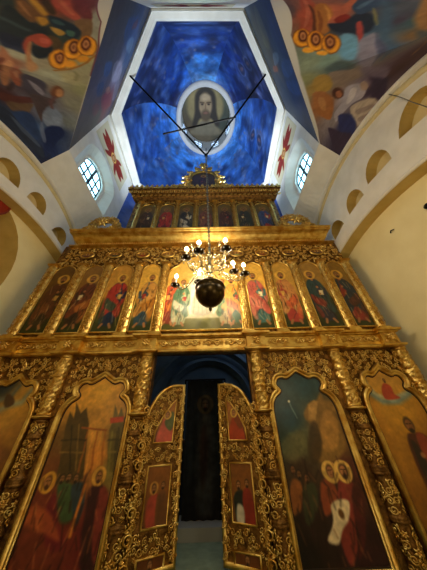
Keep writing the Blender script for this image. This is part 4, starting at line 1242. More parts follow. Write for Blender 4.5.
def paint_far_right(cv):
    cv.warp(.015, .15)
    cv.base([(3.032,0.702,'c8943c'),(2.991,0.202,'c8902c'),(2.541,0.086,'c08428'),(2.644,-0.26,'b47c26'),(2.62,-0.736,'94601c'),(2.52,-1.186,'5c3a14')] + [(3.4, -.3, '8a5c1c'), (3.05, -1.1, '4c3010')], 3)
    cv.stroke([(2.703,0.664),(2.699,0.455),(2.856,0.325),(3.109,0.319),(3.378,0.438),(3.505,0.582)], .085, '7c8c7c', .03)
    cv.stroke([(2.725,0.572),(2.806,0.41),(3.03,0.348),(3.264,0.413)], .035, 'b0b498', .03)
    cv.blob([(3.006,0.565),(3.105,0.532),(3.103,0.417),(3.165,0.359),(2.935,0.351),(2.925,0.449)], 'b0442c', .012)
    h = [(3.048,0.609),(3.088,0.012),(3.324,0.617)]
    face(cv, h[0][0], h[0][1], .03, '2c1810', 'a06838')
    x, z = h[1]
    cv.blob([(x - .12, z - .14), (x + .02, z - .10), (x + .16, z - .14), (x + .24, z - .5), (x + .28, z - 1.3), (x - .16, z - 1.3), (x - .18, z - .5)], '4c2418', .015)
    cv.blob([(x + .02, z - .12), (x + .16, z - .16), (x + .22, z - .6), (x + .1, z - .9), (x + .0, z - .5)], '8c3c28', .015)
    cv.blob([(x - .1, z - .2), (x - .02, z - .3), (x - .04, z - .8), (x - .14, z - .7)], '2c201c', .015)
    cv.ell(x - .02, z - .34, .035, .03, 'a06c40', .01)
    face(cv, x, z, .085, '241810', '8c5830')
    cv.grain(.12, .1, 5).grain(.07, .03, 4)


def paint_far_left(cv):
    cv.warp(.015, .15)
    cv.base([(-2.77,0.737,'c8943c'),(-3.26,0.734,'1c2c38'),(-2.753,0.41,'c89030'),(-2.945,0.222,'c08c34'),(-2.698,-0.02,'a87428'),(-2.738,-0.18,'7c4c20')] + [(-3.2, -.3, '5c3418'), (-2.75, -.3, '7a4a1c'), (-3.0, -1.1, '402010')], 3)
    cv.stroke([(-3.101,0.352),(-2.987,0.415),(-2.823,0.452),(-2.756,0.618)], .08, '8c9070', .04)
    cv.stroke([(-3.187,0.488),(-3.03,0.54),(-2.985,0.683)], .05, '5c6458', .03)
    cv.blob([(-3.106,0.459),(-3.111,0.57),(-2.981,0.511),(-2.933,0.427),(-3.025,0.377)], '4c3420', .015)
    cv.poly([(-3.45, .1), (-3.3, .12), (-3.28, .22), (-3.2, .1), (-3.1, .08), (-3.05, -.4), (-3.45, -.4)], '5c3a1a', .015)
    for k, (x, z) in enumerate(((-3.25, -.35), (-3.0, -.42), (-2.78, -.38))):
        cv.blob([(x - .1, z - .1), (x + .1, z - .1), (x + .13, z - .8), (x - .13, z - .8)], ('7c2c20', '34402c', '6c3c1c')[k], .02)
        face(cv, x, z, .055, '2c1c12', '9c6838', True, 'c8943c', 1.6)
    cv.grain(.12, .1, 6).grain(.07, .03, 1)


def big_icon(c, s, label, fn, seed):
    t = thing('framed_icon', label, 'icon', (c, YP, SOLEA), 'large icons of the lower tier')
    ol = ogee(c, s)
    painted_panel('painted_board', ol, YP - .004, t, fn, .0095)
    mb = MB(); sweep(mb, ol, [(-.012, -.0), (-.012, .03), (.0, .045), (.012, .03), (.022, .035), (.035, .06), (.055, .062), (.07, .04), (.072, 0)], True, plane_map(YP))
    mb.build('frame', GOLD_P, t, True)
    # dark inner edge
    mb = MB(); sweep(mb, ol, [(-.028, .0), (-.028, .012), (-.010, .014), (-.010, 0)], True, plane_map(YP))
    mb.build('inner_edge', mat('dark_frame_edge', '2a1408', .5) if 'dark_frame_edge' not in MATS else MATS['dark_frame_edge'], t)
    # carved spandrel over and beside the arched head
    x0, x1 = c - .62 * s if s == 1 else c - .60, c + .62 * s if s == 1 else c + .56
    q = np.array(ol); cv = Canvas([0], [0])
    big = [tuple(a) for a in (np.array([c, .1]) + (q - np.array([c, .1])) * np.array([1.17, 1.12]))]
    ins = pip(big)
    mb = MB(); mp_ = plane_map(YP + .005)
    fill(mb, lambda u, v: x0 < u < x1 and .30 < v < 1.13 and not ins(u, v), (x0, x1, .30, 1.13), .032, .088, mp_, seed, mirror=c, relief=1.0, tries=3600, pack=.80)
    # a rosette at the point of the arch
    motif(mb, 'l', c, .97, .075, 0, plane_map(YP - .01), relief=1.0); motif(mb, 'f', c, .93, .045, 0, plane_map(YP - .02))
    mb.build('carved_spandrel', GOLD, t, True)
    return t


big_icon(-1.615, 1, 'large icon with ochre sky, towers and a haloed crowd, left of the doors', paint_entry, 21)
big_icon(1.605, 1, 'large dark icon with comet and haloed couple holding white cloth, right of doors', paint_nativity, 22)
big_icon(-3.03, .86, 'ochre icon with a dark cloud arc, leftmost icon of the lower tier', paint_far_left, 23)
big_icon(3.04, .86, 'ochre icon of a long-haired saint below a cloud, far right of lower tier', paint_far_right, 24)

# ---- royal doors, standing ajar
def door_leaf(side):
    rz = math.radians(28) * (1 if side < 0 else -1)
    x = -.84 if side < 0 else .82
    lb = 'left leaf of the gilded royal doors, standing ajar' if side < 0 else 'right leaf of the gilded royal doors, standing ajar'
    t = thing('door_leaf', lb, 'door', (x, 3.56, SOLEA), 'leaves of the royal doors', rz)
    s = 1 if side < 0 else -1
    w = .605
    top = [(0, .16), (.02, .26), (.07, .38), (.14, .50), (.23, .59), (.35, .655), (.46, .68), (w, .685)]
    zb = SOLEA + .03
    out = [(0, zb), (w, zb)] + [q for q in smoothpath(top[::-1], 3)]
    out = [(s * a, b - SOLEA) for a, b in out]
    if s < 0: out = out[::-1]
    mpl = lambda y: (lambda q: np.stack([q[:, 0], y - q[:, 2], q[:, 1]], 1))
    # leaf board
    n = len(out); q = np.array(out)
    mb = LMB(); mb.add(np.concatenate([mpl(0)(np.c_[q, np.zeros(n)]), mpl(.04)(np.c_[q, np.zeros(n)])]), [[k, (k + 1) % n, n + (k + 1) % n, n + k] for k in range(n)] + [list(range(n)), list(range(n, 2 * n))[::-1]])
    mb.build('leaf_board', GOLD_D, t)
    mb = LMB(); sweep(mb, out, [(-.045, 0), (-.04, .03), (-.02, .035), (0, .03), (.005, 0), (.005, -.04)], True, mpl(0)); mb.build('edge_moulding', GOLD_P, t, True)
    boxes = [[(.16, -.10), (.44, -.10), (.46, .43), (.40, .38), (.28, .23), (.18, .04)], [(.145, -.91), (.455, -.91), (.455, -.36), (.145, -.36)], [(.145, SOLEA + .06), (.455, SOLEA + .06), (.455, -1.14), (.145, -1.14)]]
    cols = [('a8682c', 'c0604c', '3c4c3c'), ('8c5420', '8c3424', '2c2420'), ('6c3c1a', '6c2c1c', '2c2018')]
    masks = []
    for bi, bx in enumerate(boxes):
        o_ = [(s * a, b - SOLEA) for a, b in bx]
        if s < 0: o_ = o_[::-1]
        masks.append(pip([(np.mean([a for a, b in o_]) + (a - np.mean([a for a, b in o_])) * 1.22, np.mean([b for a, b in o_]) + (b - np.mean([b for a, b in o_])) * 1.13) for a, b in o_]))
        cx = np.mean([a for a, b in o_]); cz = np.mean([b for a, b in o_])
        def fn(cv, bi=bi, cx=cx, cz=cz, s=s):
            g, r_, d_ = cols[bi]
            cv.warp(.01, .1); cv.base([(cx, cz + .3, g), (cx, cz, g), (cx - .1, cz - .3, '5c3818'), (cx + .1, cz - .3, '4c3018')], 2)
            if bi == 0:
                if s > 0: cv.blob([(cx - .12, cz - .25), (cx - .06, cz - .02), (cx + .02, cz + .08), (cx + .12, cz - .04), (cx + .13, cz - .27)], 'c85c4c', .012)
                else: cv.blob([(cx - .12, cz - .25), (cx - .08, cz - .02), (cx + .0, cz + .05), (cx + .1, cz - .08), (cx + .12, cz - .27)], 'a83c1c', .012)
                cv.blob([(cx - .02, cz), (cx + .1, cz + .14), (cx + .14, cz + .0), (cx + .08, cz - .12)], '54603c' if s > 0 else '7c3c18', .012)
                face(cv, cx + .02 * s, cz + .09, .042, '3c2414', 'b0784a', False, 'd8a848', 1.5)
            elif bi == 1:
                cv.blob([(cx - .1, cz - .28), (cx - .12, cz - .05), (cx - .02, cz + .02), (cx + .04, cz - .06), (cx + .04, cz - .28)], 'a04030' if s > 0 else '1c2420', .012)
                cv.blob([(cx + .02, cz - .28), (cx + .0, cz - .02), (cx + .08, cz + .04), (cx + .14, cz - .06), (cx + .15, cz - .28)], '6c4424' if s > 0 else '8c2c20', .012)
                if s < 0: cv.blob([(cx - .1, cz - .28), (cx - .08, cz - .12), (cx - .0, cz - .14), (cx + .0, cz - .28)], 'c8c0a8', .012)
                face(cv, cx - .05, cz + .06, .04, '2c1c12', '9c6c40', True, 'c0883c' if s > 0 else None, 1.5)
                face(cv, cx + .07, cz + .08, .036, '2c1c12', '9c6c40', True)
                cv.stroke([(cx - .17, cz + .2), (cx + .15, cz + .16)], .02, '8c5420', .015, .7)
            else:
                face(cv, cx, cz, .04, '2c1c12', '9c6c40')
            cv.grain(.15, .06, bi + 3)
        painted_panel('door_icon', o_, 0, t, fn, .008, ICONP, .01, True, mpl(-.012))
        mb = LMB(); sweep(mb, o_, [(-.004, 0), (-.004, .02), (.006, .028), (.016, .02), (.018, 0)], True, mpl(0)); mb.build('icon_frame', GOLD_P, t, True)
    inn = pip([(np.mean(q[:, 0]) + (a - np.mean(q[:, 0])) * .93, np.mean(q[:, 1]) + (b - np.mean(q[:, 1])) * .97) for a, b in out])
    mb = LMB(); fill(mb, lambda u, v: inn(u, v) and not any(m_(u, v) for m_ in masks), (min(q[:, 0]), max(q[:, 0]), 0, 2.0), .028, .082, mpl(-.01), 31 + s, relief=1.0, tries=5200, pack=.78)
    for k in range(15):
        motif(mb, 'l' if k % 2 else 's', s * -.005, .12 + k * .105, .060, -s * .9, mpl(-.02), s < 0, .9)
        motif(mb, 's', s * (w - .045), .12 + k * .12, .036, .5, mpl(-.03), s < 0, .8)
    mb.build('carved_openwork', GOLD, t, True)
    mb = LMB(); mb.tube([[s * .0, .02, .05], [s * .0, .02, 1.4]], .014, 8); mb.build('hinge_rod', DARK, t)
    return t


door_leaf(-1)
door_leaf(1)

# ---- curtain, altar
def paint_curtain(cv):
    cv.base([(0, 2.2, '20262a'), (0, 1, '2a3032'), (0, .1, '201c18')], 2)
    cv.blob([(-.14, .3), (-.16, 1.2), (-.08, 1.6), (.08, 1.6), (.16, 1.2), (.15, .3)], '3c3c38', .05)
    face(cv, 0, 1.78, .11, '1c1a16', '54483a', True, '4a4230', 1.5)
    cv.blob([(-.05, .5), (-.1, 1.2), (.0, 1.4), (.04, .9)], '3a2c24', .04)
    cv.grain(.3, .12, 2)


ct = thing('painted_altar_hanging', 'tall dark hanging with a faint standing figure, seen through the open doors', 'hanging', (0.02, 4.9, SOLEA))
U, V = np.meshgrid(np.linspace(-.40, .40, 80), np.linspace(.10, 2.25, 150), indexing='ij')
cv = Canvas(U, V); paint_curtain(cv)
mb = LMB(); mb.grid(np.stack([U, .015 * np.sin(U * 46) + 0 * V, V], -1)); mb.C = [cv.c]; mb.build('cloth', CURT, ct, True)
mb = LMB(); mb.tube([[-.46, .0, 2.27], [.46, 0, 2.27]], .018, 8); mb.build('rail', DARK, ct, True)
for sx in (-1, 1):
    mb = LMB(); mb.tube([[sx * .45, 0, .14], [sx * .45, 0, 2.27]], .016, 8); mb.build('post', DARK, ct, True)
tb = thing('altar_table', 'dark covered altar table low behind the hanging in the open doorway', 'table', (0, 5.5, SOLEA + .14))
mb = LMB(); mb.box(-.55, .55, -.3, .5, 0.0, 1.0); mb.build('cloth_cover', mat('dark_blue_cloth', '1c2430', .8, var=.3), tb)
mb = LMB(); mb.box(-.6, .6, -.35, .55, 1.0, 1.04); mb.build('table_top', WOOD, tb)

# ================================================================== MIDDLE TIER
def arch_outline(c, hw, z0, z1, k=.42):
    zs = z1 - hw * 1.1
    top = [(c + hw, zs), (c + hw * .92, zs + (z1 - zs) * .42), (c + hw * .62, zs + (z1 - zs) * .74), (c + hw * .3, zs + (z1 - zs) * .88), (c, z1)]
    top += [(2 * c - a, b) for a, b in top[:-1][::-1]]
    return [(c - hw, z0), (c + hw, z0)] + smoothpath(top, 3)


PX2 = [-3.66, -2.95, -2.29, -1.56, -.90, .90, 1.56, 2.24, 2.95, 3.555]      # centres of the pilasters


def make_pilaster(name, h, r, seed):
    t = thing(name, '', 'pilaster')
    nz, na = 130, 26
    z = np.linspace(.06, h - .05, nz)[:, None]; a = np.linspace(-PI / 2, PI / 2, na)[None]
    R = r * (1 + .0 * z) + .012 * (np.sin(z * 46 + 3 * np.sin(a)) * np.cos(a * 2)) ** 2
    mb = LMB(); mb.grid(np.stack([R * np.sin(a), -R * np.cos(a) * .8, z + 0 * a], -1)); mb.build('shaft', GOLD, t, True)
    mb = LMB(); cm = cyl_map(0, .0, r)
    n = int(h / .105)
    for k in range(n):
        zz = .1 + (h - .18) * (k + .5) / n; sg = 1 if k % 2 else -1
        motif(mb, 's', sg * r * .25, zz, r * .52, 1.2 * sg, cm, sg < 0, .7); motif(mb, 'l', -sg * r * .7, zz + .03, r * .42, -sg * 1.0, cm, False, .8)
    mb.build('vine_carving', GOLD_P, t, True)
    mb = LMB(); mb.box(-r - .03, r + .03, -r - .01, .04, 0, .05); mb.box(-r - .015, r + .015, -r, .04, .05, .075); mb.build('base', GOLD_P, t)
    mb = LMB(); mb.box(-r - .02, r + .02, -r, .04, h - .06, h - .03); mb.box(-r - .035, r + .035, -r - .01, .04, h - .03, h); mb.build('capital', GOLD_P, t)
    return t


pil0 = make_pilaster('carved_pilaster', 1.90, .088, 1)
PL = ['gilded pilaster at the far left end of the middle tier', 'gilded pilaster right of the leftmost brown saint in the middle tier', 'gilded pilaster between the brown saint and the red-cloaked saint, middle tier left',
      'gilded pilaster between the red-cloaked and the ochre-robed saints, middle tier left', 'gilded pilaster at the left side of the wide central icon', 'gilded pilaster at the right side of the wide central icon',
      'gilded pilaster between the pink-robed and the orange-robed saints, middle tier right', 'gilded pilaster between the orange-robed and the dark-green-robed saints, middle tier right',
      'gilded pilaster between the dark green saint and the rightmost saint, middle tier', 'gilded pilaster at the far right end of the middle tier']
for i, x in enumerate(PX2):
    c = pil0 if i == 0 else dup(pil0)
    c.location = (x, 3.565, 1.49); c['label'] = PL[i]; c['group'] = 'carved pilasters of the middle tier'

SAINTS = [
    (0, 1, 'tall arched icon of a dark brown-robed saint, leftmost of the middle tier', '5c3420', '3c3020', '7c4a28', '6c4c20', '343818'),
    (1, 2, 'tall icon of a dark robe with orange-brown folds, second from left, middle tier', '6c3820', '3c2c20', 'b06a30', '8c6428', '3c3c1a'),
    (2, 3, 'tall arched icon of a saint in a red cloak over dark blue, middle tier left', 'a0342a', '1c2c44', '34503c', 'c08c38', '4c4c1c'),
    (3, 4, 'tall icon of a saint in ochre robe, just left of the wide central icon', 'b8843c', '2c4450', 'a0641c', 'd0a040', '54541c'),
    (5, 6, 'tall icon of a salmon-red robe with teal shoulders, just right of the central icon', 'b45848', '3c6460', 'd08064', 'd0a040', '4c501c'),
    (6, 7, 'tall icon of a saint in orange robe with red hem, middle tier right', 'bc8044', 'a03c30', 'c85c34', 'c0923c', '3c441c'),
    (7, 8, 'tall icon of a dark green and navy robe, second from right, middle tier', '2c4444', '2c2c3c', '903428', 'a07830', '2c3018'),
    (8, 9, 'tall icon of a dark-robed saint with red hem, rightmost of middle tier', '1c2c3c', '8c3028', '5c2c20', '8c6828', '242814'),
]
for i, (a, b, lb, robe, inner, lin_, sky, ground) in enumerate(SAINTS):
    x0, x1 = PX2[a] + .095, PX2[b] - .095; c = (x0 + x1) / 2; hw = (x1 - x0) / 2 - .02
    t = thing('saint_icon', lb, 'icon', (c, YP, 1.58), 'tall saint icons of the middle tier')
    ol = arch_outline(c, hw, 1.60, 3.36)
    def fn(cv, c=c, robe=robe, inner=inner, lin_=lin_, sky=sky, ground=ground, i=i):
        cv.warp(.012, .1)
        cv.base([(c - .2, 3.3, sky), (c + .2, 3.3, sky), (c, 2.7, sky), (c - .25, 2.6, sky), (c + .25, 2.6, sky), (c - .3, 2.1, ground), (c + .3, 2.1, ground), (c, 1.65, '2c3414')], 3)
        saint(cv, c + (.02 if i < 4 else -.02), 1.68, 1.42, robe, inner, lin_, i, turn=.05 if i < 4 else -.05, skin='a06c40')
        cv.grain(.12, .07, i)
    painted_panel('painted_board', ol, YP - .004, t, fn, .0095)
    mb = MB(); sweep(mb, ol, [(-.004, 0), (-.004, .02), (.008, .03), (.022, .02), (.026, 0)], True, plane_map(YP)); mb.build('frame', GOLD_P, t, True)


def paint_central(cv):
    cv.warp(.012, .1)
    cv.base([(-.6, 3.3, 'd8b050'), (.6, 3.3, 'd8b050'), (0, 3.4, 'd8b050'), (0, 2.5, 'd0b878'), (-.6, 2.4, 'c89c44'), (.6, 2.4, 'c89c44'), (-.6, 1.65, '4c4c18'), (.6, 1.65, '4c4c18'), (0, 1.7, '5c5c24'), (0, 1.9, '84844c')], 3)
    cv.poly([(-.34, 1.85), (-.34, 2.75), (-.2, 3.0), (.2, 3.0), (.34, 2.75), (.34, 1.85)], 'cfc6a0', .02)
    cv.poly([(-.26, 1.95), (-.26, 2.7), (-.14, 2.88), (.14, 2.88), (.26, 2.7), (.26, 1.95)], 'e0dcc8', .02)
    cv.blob([(-.2, 1.95), (-.2, 2.3), (-.1, 2.55), (.1, 2.55), (.2, 2.3), (.2, 1.95)], 'b8b098', .02)
    for k in range(5): cv.stroke([(-.16 + .08 * k, 2.5), (-.18 + .09 * k, 1.97)], .014, '8c8468', .01, .6)
    face(cv, 0, 2.68, .075, '4c3420', 'b08050', True, 'e0b84c', 1.8)
    saint(cv, -.68, 1.70, 1.28, 'b4502c', '7c3424', 'd07c34', 41, turn=.04)
    saint(cv, -.46, 1.68, 1.24, '4c6c4c', '98a078', 'c8c0a0', 42, turn=.04)
    saint(cv, .47, 1.68, 1.24, '587850', 'b0a070', 'd09844', 43, turn=-.04)
    saint(cv, .68, 1.70, 1.26, 'c88430', '3c5c3c', 'a05c24', 44, turn=-.04)
    cv.grain(.1, .07, 9)


t = thing('central_icon', 'wide central icon of the middle tier, partly hidden by the chandelier', 'icon', (0, YP, 1.58))
ol = [(-.80, 1.60), (.80, 1.60)] + smoothpath([(.80, 3.02), (.74, 3.18), (.60, 3.28), (.52, 3.38), (.40, 3.50), (.2, 3.55), (0, 3.64), (-.2, 3.55), (-.40, 3.50), (-.52, 3.38), (-.60, 3.28), (-.74, 3.18), (-.80, 3.02)], 3)
painted_panel('painted_board', ol, YP - .004, t, paint_central, .011)
mb = MB(); sweep(mb, ol, [(-.004, 0), (-.004, .025), (.01, .04), (.03, .025), (.034, 0)], True, plane_map(YP)); mb.build('frame', GOLD_P, t, True)

# ---- carved frieze with oval icons
fz = thing('carved_frieze', 'gilded frieze of dense scrollwork under the main cornice', 'frieze', (0, 3.53, 3.3))
MED = [(-2.98, 3.72), (-2.27, 3.72), (-1.55, 3.71), (-.90, 3.70), (.88, 3.69), (1.54, 3.69), (2.25, 3.69), (2.98, 3.70)]
heads = [pip([(np.mean([q[0] for q in o_]) + (a - np.mean([q[0] for q in o_])) * 1.12, b + .03) for a, b in o_]) for o_ in
         [arch_outline((PX2[a] + PX2[b]) / 2, (PX2[b] - PX2[a]) / 2 - .105, 1.6, 3.36) for a, b, *_ in SAINTS] + [ol]]
mb = MB(); fill(mb, lambda u, v: abs(u) < 3.66 - max(0, v - 3.45) * .25 and 3.12 < v < 4.04 and not any(h_(u, v) for h_ in heads) and all(((u - a) / .20) ** 2 + ((v - b) / .135) ** 2 > 1 for a, b in MED)
                and not (v < 3.42 and any(abs(u - p) < .075 for p in PX2)),
                (-3.68, 3.68, 3.12, 4.04), .032, .08, plane_map(3.565), 5, relief=.9, tries=12000, pack=.80)
mb.build('scrollwork', GOLD, fz, True)
mb = MB(); mb.box(-3.55, 3.55, 3.45, 3.60, 4.02, 4.05); mb.build('upper_fillet', GOLD_P, fz)
ML_ = ['oval icon with a dark bust at the left end of the carved frieze', 'oval icon above the pilaster left of the red-cloaked saint', 'oval icon between the red-cloaked and ochre-robed saints, in the frieze',
       'oval icon in the frieze at the upper left of the central icon', 'oval icon in the frieze at the upper right of the central icon', 'oval icon in the frieze between the salmon-robed and orange-robed saints',
       'oval icon in the frieze between the orange-robed and dark green saints', 'oval icon with a dark bust at the right end of the carved frieze']
for i, (x, z) in enumerate(MED):
    t = thing('oval_icon', ML_[i], 'icon', (x, 3.54, z), 'oval icons of the frieze')
    el = [(x + .15 * math.cos(a), z + .085 * math.sin(a)) for a in np.linspace(0, 2 * PI, 28, endpoint=False)]
    def fn(cv, x=x, z=z, i=i):
        cv.base([(x, z, '8c6428'), (x, z - .1, '5c3c1c')], 2)
        cv.blob([(x - .09, z - .1), (x - .05, z - .02), (x, z), (x + .05, z - .02), (x + .09, z - .1)], ['5c2018', '24302c', '8c2c20', 'a08c50', '8c8c50', '7c2c1c', '3c1c1c', '1c2430'][i], .01)
        face(cv, x, z + .03, .034, '2c1c12', 'a06c40', True, 'c8943c', 1.5)
    painted_panel('painted_board', el, 3.53, t, fn, .008)
    mb = MB(); sweep(mb, el, [(-.004, 0), (0, .02), (.014, .032), (.03, .02), (.034, 0)], True, plane_map(3.535)); mb.build('frame', GOLD_P, t, True)

# ---- main cornice
cn = thing('main_cornice', 'broad smooth gilded cornice running across the top of the middle tier', 'cornice', (0, 3.45, 4.05))
prof = [(3.56, 4.04), (3.50, 4.045), (3.47, 4.06), (3.47, 4.085), (3.44, 4.10), (3.40, 4.115), (3.36, 4.14), (3.31, 4.18), (3.25, 4.20), (3.19, 4.205), (3.17, 4.215), (3.17, 4.255), (3.14, 4.265), (3.13, 4.29), (3.3, 4.30), (3.72, 4.31), (3.72, 4.04)]
mb = MB()
P = []
for sx in (-1, 1):
    for y, z in prof:
        P.append((sx * (3.42 - (y - 3.13) * .25) - .03, y, z))
P = np.array(P).reshape(2, len(prof), 3)
mb.grid(P, closed_v=True); n = len(prof); mb.F.append(list(range(n))[::-1]); mb.F.append(list(range(n, 2 * n)))
mb.build('moulding', GOLD_P, cn)
mb = MB()
for k in range(112):
    mb.ball((-3.30 + k * .0585, 3.462, 4.078), .022, 6)
mb.build('bead_row', GOLD, cn, True)['kind'] = 'stuff'

# ================================================================== UPPER TIER
YU = 3.50
ZU = 4.30
UX = np.linspace(-2.06, 2.2, 8)
sh = lambda z: 1.0 + (z - 4.8) * .035      # the tier widens a little upwards
ub = thing('upper_tier_frame', 'gilded frame board behind the row of small icons of the top tier', 'screen frame', (0, YU, ZU))
mb = MB(); mb.box(-2.28, 2.40, YU + .03, YU + .15, ZU, 6.25); mb.build('board', GOLD_D, ub)
mb = MB(); mb.box(-2.32, 2.44, YU - .06, YU + .03, ZU, ZU + .14); mb.box(-2.36, 2.48, YU - .09, YU + .03, ZU + .14, ZU + .18); mb.build('plinth', GOLD_P, ub)
mb = MB()
mp_ = plane_map(YU + .02)
hd = []
for i in range(7):
    c = (UX[i] + UX[i + 1]) / 2; hd.append((c, 5.72))
fill(mb, lambda u, v: -2.2 < u < 2.32 and 5.55 < v < 6.22 and all(abs(u - c) > .235 or v > 5.9 + .20 - abs(u - c) * .5 for c, z in hd), (-2.2, 2.32, 5.55, 6.22), .025, .055, mp_, 9, relief=.9, tries=3500, pack=.74)
mb.build('scrollwork', GOLD, ub, True)
US = [('3c2c20', '2c3028', 'dark brown'), ('a83020', '6c2418', 'bright red'), ('2c2c24', 'c8c0a8', 'dark robe with a white scarf'), ('7c4c34', '5c2c24', 'pinkish brown'), ('4c2c1c', '24282c', 'dark brown with orange'),
      ('2c3430', '3c2c1c', 'dark green'), ('3c4c7c', 'a83c30', 'blue and red')]
UL = ['leftmost small arched icon of the top tier, dark brown figure', 'small arched icon of the top tier with a bright red robed figure, second from left', 'small top-tier icon of a dark figure with white scarf, third from left',
      'middle small arched icon of the top tier, behind the chandelier chain', 'small arched icon of the top tier just right of the chain, dark brown figure', 'small dark green figure icon, second from right in the top tier', 'rightmost small arched icon of the top tier, figure in blue and red']
for i in range(7):
    c = (UX[i] + UX[i + 1]) / 2
    t = thing('small_icon', UL[i], 'icon', (c, YU, ZU + .2), 'small icons of the top tier')
    o_ = arch_outline(c, .225, 4.55, 6.02)
    def fn(cv, c=c, i=i):
        cv.warp(.01, .08); cv.base([(c, 5.9, '6c5830'), (c, 5.2, '5c4c28'), (c, 4.6, '242418')], 2)
        saint(cv, c, 4.62, 1.22, US[i][0], US[i][1], US[i][0] if i != 2 else 'c8c0a8', 60 + i, skin='9c6c44', halo='8c6c34')
        cv.grain(.12, .06, i)
    painted_panel('painted_board', o_, YU - .004, t, fn, .011)
    mb = MB(); sweep(mb, o_, [(-.004, 0), (-.004, .02), (.008, .03), (.022, .02), (.026, 0)], True, plane_map(YU)); mb.build('frame', GOLD_P, t, True)
cl0 = make_pilaster('colonnette', 1.72, .045, 2)
CLB = ['slim gilded colonnette at the left end of the top tier'] + ['slim gilded colonnette of the top tier, %s' % s for s in
      ('first from the left end between two icons', 'second from the left end between two icons', 'just left of the middle icon', 'just right of the middle icon', 'second from the right end between two icons', 'first from the right end between two icons')] + ['slim gilded colonnette at the right end of the top tier']
for i, x in enumerate(UX):
    c = cl0 if i == 0 else dup(cl0)
    c.location = (x, YU + .0, ZU + .18); c['label'] = CLB[i]; c['group'] = 'colonnettes of the top tier'
# cornice of the top tier with pierced edge
uc = thing('top_cornice', 'gilded cornice with a scalloped lace edge above the small top-tier icons', 'cornice', (0, 3.4, 6.2))
prof = [(3.52, 6.20), (3.44, 6.21), (3.40, 6.26), (3.34, 6.29), (3.30, 6.35), (3.22, 6.37), (3.17, 6.38), (3.16, 6.44), (3.14, 6.50), (3.3, 6.52), (3.65, 6.53), (3.65, 6.20)]
P = np.array([[(sx * (2.52 - (y - 3.14) * .45) + .06, y, z) for y, z in prof] for sx in (-1, 1)])
mb = MB(); mb.grid(P, closed_v=True); n = len(prof); mb.F.append(list(range(n))[::-1]); mb.F.append(list(range(n, 2 * n))); mb.build('moulding', GOLD_D, uc)
mb = MB()
for k in range(34):
    x = -2.36 + k * 4.84 / 33
    motif(mb, 'l', x, 6.32, .085, PI, plane_map(3.24), relief=.8); motif(mb, 's', x, 6.42, .055, 0, plane_map(3.15), k % 2 == 0, .8); motif(mb, 's', x + .07, 6.30, .055, 1, plane_map(3.34), k % 2 == 0, .8)
mb.build('lace_edge', GOLD, uc, True)
mb = MB()
for k in range(30):
    x = -2.36 + k * 4.84 / 29
    motif(mb, 'l', x, 6.56, .07, 0, plane_map(3.17), relief=.8)
mb.build('cresting', GOLD, uc, True)

# crest in the middle of the top cornice
cr = thing('carved_crest', 'gilded crest with a small arched icon and scrolls at the top centre of the screen', 'crest', (0.0, 3.3, 6.5))
o_ = arch_outline(0.0, .42, 6.60, 7.9)
def fn(cv):
    cv.base([(0, 7.3, '5c4828'), (0, 6.8, '3c2c1c')], 2); saint(cv, 0, 6.6, 1.1, '4c2c20', '2c2c28', '6c3c24', 3)
painted_panel('painted_board', o_, 3.30, cr, fn, .014, thick=.04)
mb = MB(); sweep(mb, o_, [(-.004, -.04), (-.004, .03), (.03, .06), (.07, .05), (.09, .02), (.09, -.04)], True, plane_map(3.30)); mb.build('frame', GOLD_P, cr, True)
mb = MB()
for sg in (-1, 1):
    for (x, z, r, ro) in ((.60, 6.74, .17, 0.4), (.88, 6.68, .14, .9), (1.12, 6.62, .10, 1.2), (.58, 7.1, .15, 0), (.62, 7.42, .12, .2), (.48, 7.78, .12, .6), (.24, 8.05, .13, 1.2)):
        motif(mb, 's', sg * x, z, r, ro * sg, plane_map(3.31), sg < 0, 1.0); motif(mb, 's', sg * x, z, r, ro * sg, lambda q: np.stack([q[:, 0], 3.35 + q[:, 2], q[:, 1]], 1), sg < 0, 1.0)
motif(mb, 'f', 0, 8.2, .18, 0, plane_map(3.31)); motif(mb, 'l', 0, 8.12, .16, 0, plane_map(3.30))
mb.build('scrolls', GOLD, cr, True)

# carved ornaments standing at both ends of the main cornice
for x, lb in ((-2.72, 'carved gilded scroll ornament on the left end of the main cornice'), (2.58, 'carved gilded scroll ornament on the right end of the main cornice')):
    t = thing('scroll_ornament', lb, 'ornament', (x, 3.3, ZU), 'scroll ornaments on the cornice')
    mb = MB()
    th = np.linspace(0, 2 * PI, 30)
    mb.tube([[x + .23 * math.cos(a), 3.30, ZU + .34 + .17 * math.sin(a)] for a in th], .035, 8)
    mb.build('ring', GOLD_P, t, True)
    mb = MB(); rnd = random.Random(int(x * 10))
    for k in range(16):
        a = k * 2 * PI / 16; motif(mb, 'sl'[k % 2], x + .34 * math.cos(a), ZU + .35 + .25 * math.sin(a), .10, a - PI / 2, plane_map(3.30), k % 3 == 0, 1.1)
        motif(mb, 's', x + .34 * math.cos(a), ZU + .35 + .25 * math.sin(a), .09, a - PI / 2, lambda q: np.stack([q[:, 0], 3.31 + q[:, 2], q[:, 1]], 1), k % 3 == 0, 1.1)
    for sg in (-1, 1):
        motif(mb, 's', x + sg * .42, ZU + .13, .12, 0, plane_map(3.30), sg < 0, 1.0)
    mb.build('scrolls', GOLD, t, True)
    mb = MB(); mb.box(x - .45, x + .45, 3.25, 3.42, ZU, ZU + .05); mb.build('foot', GOLD_P, t)
    mb = MB(); motif(mb, 'f', x, ZU + .34, .16, 0, plane_map(3.31)); mb.build('rosette', GOLD, t, True)

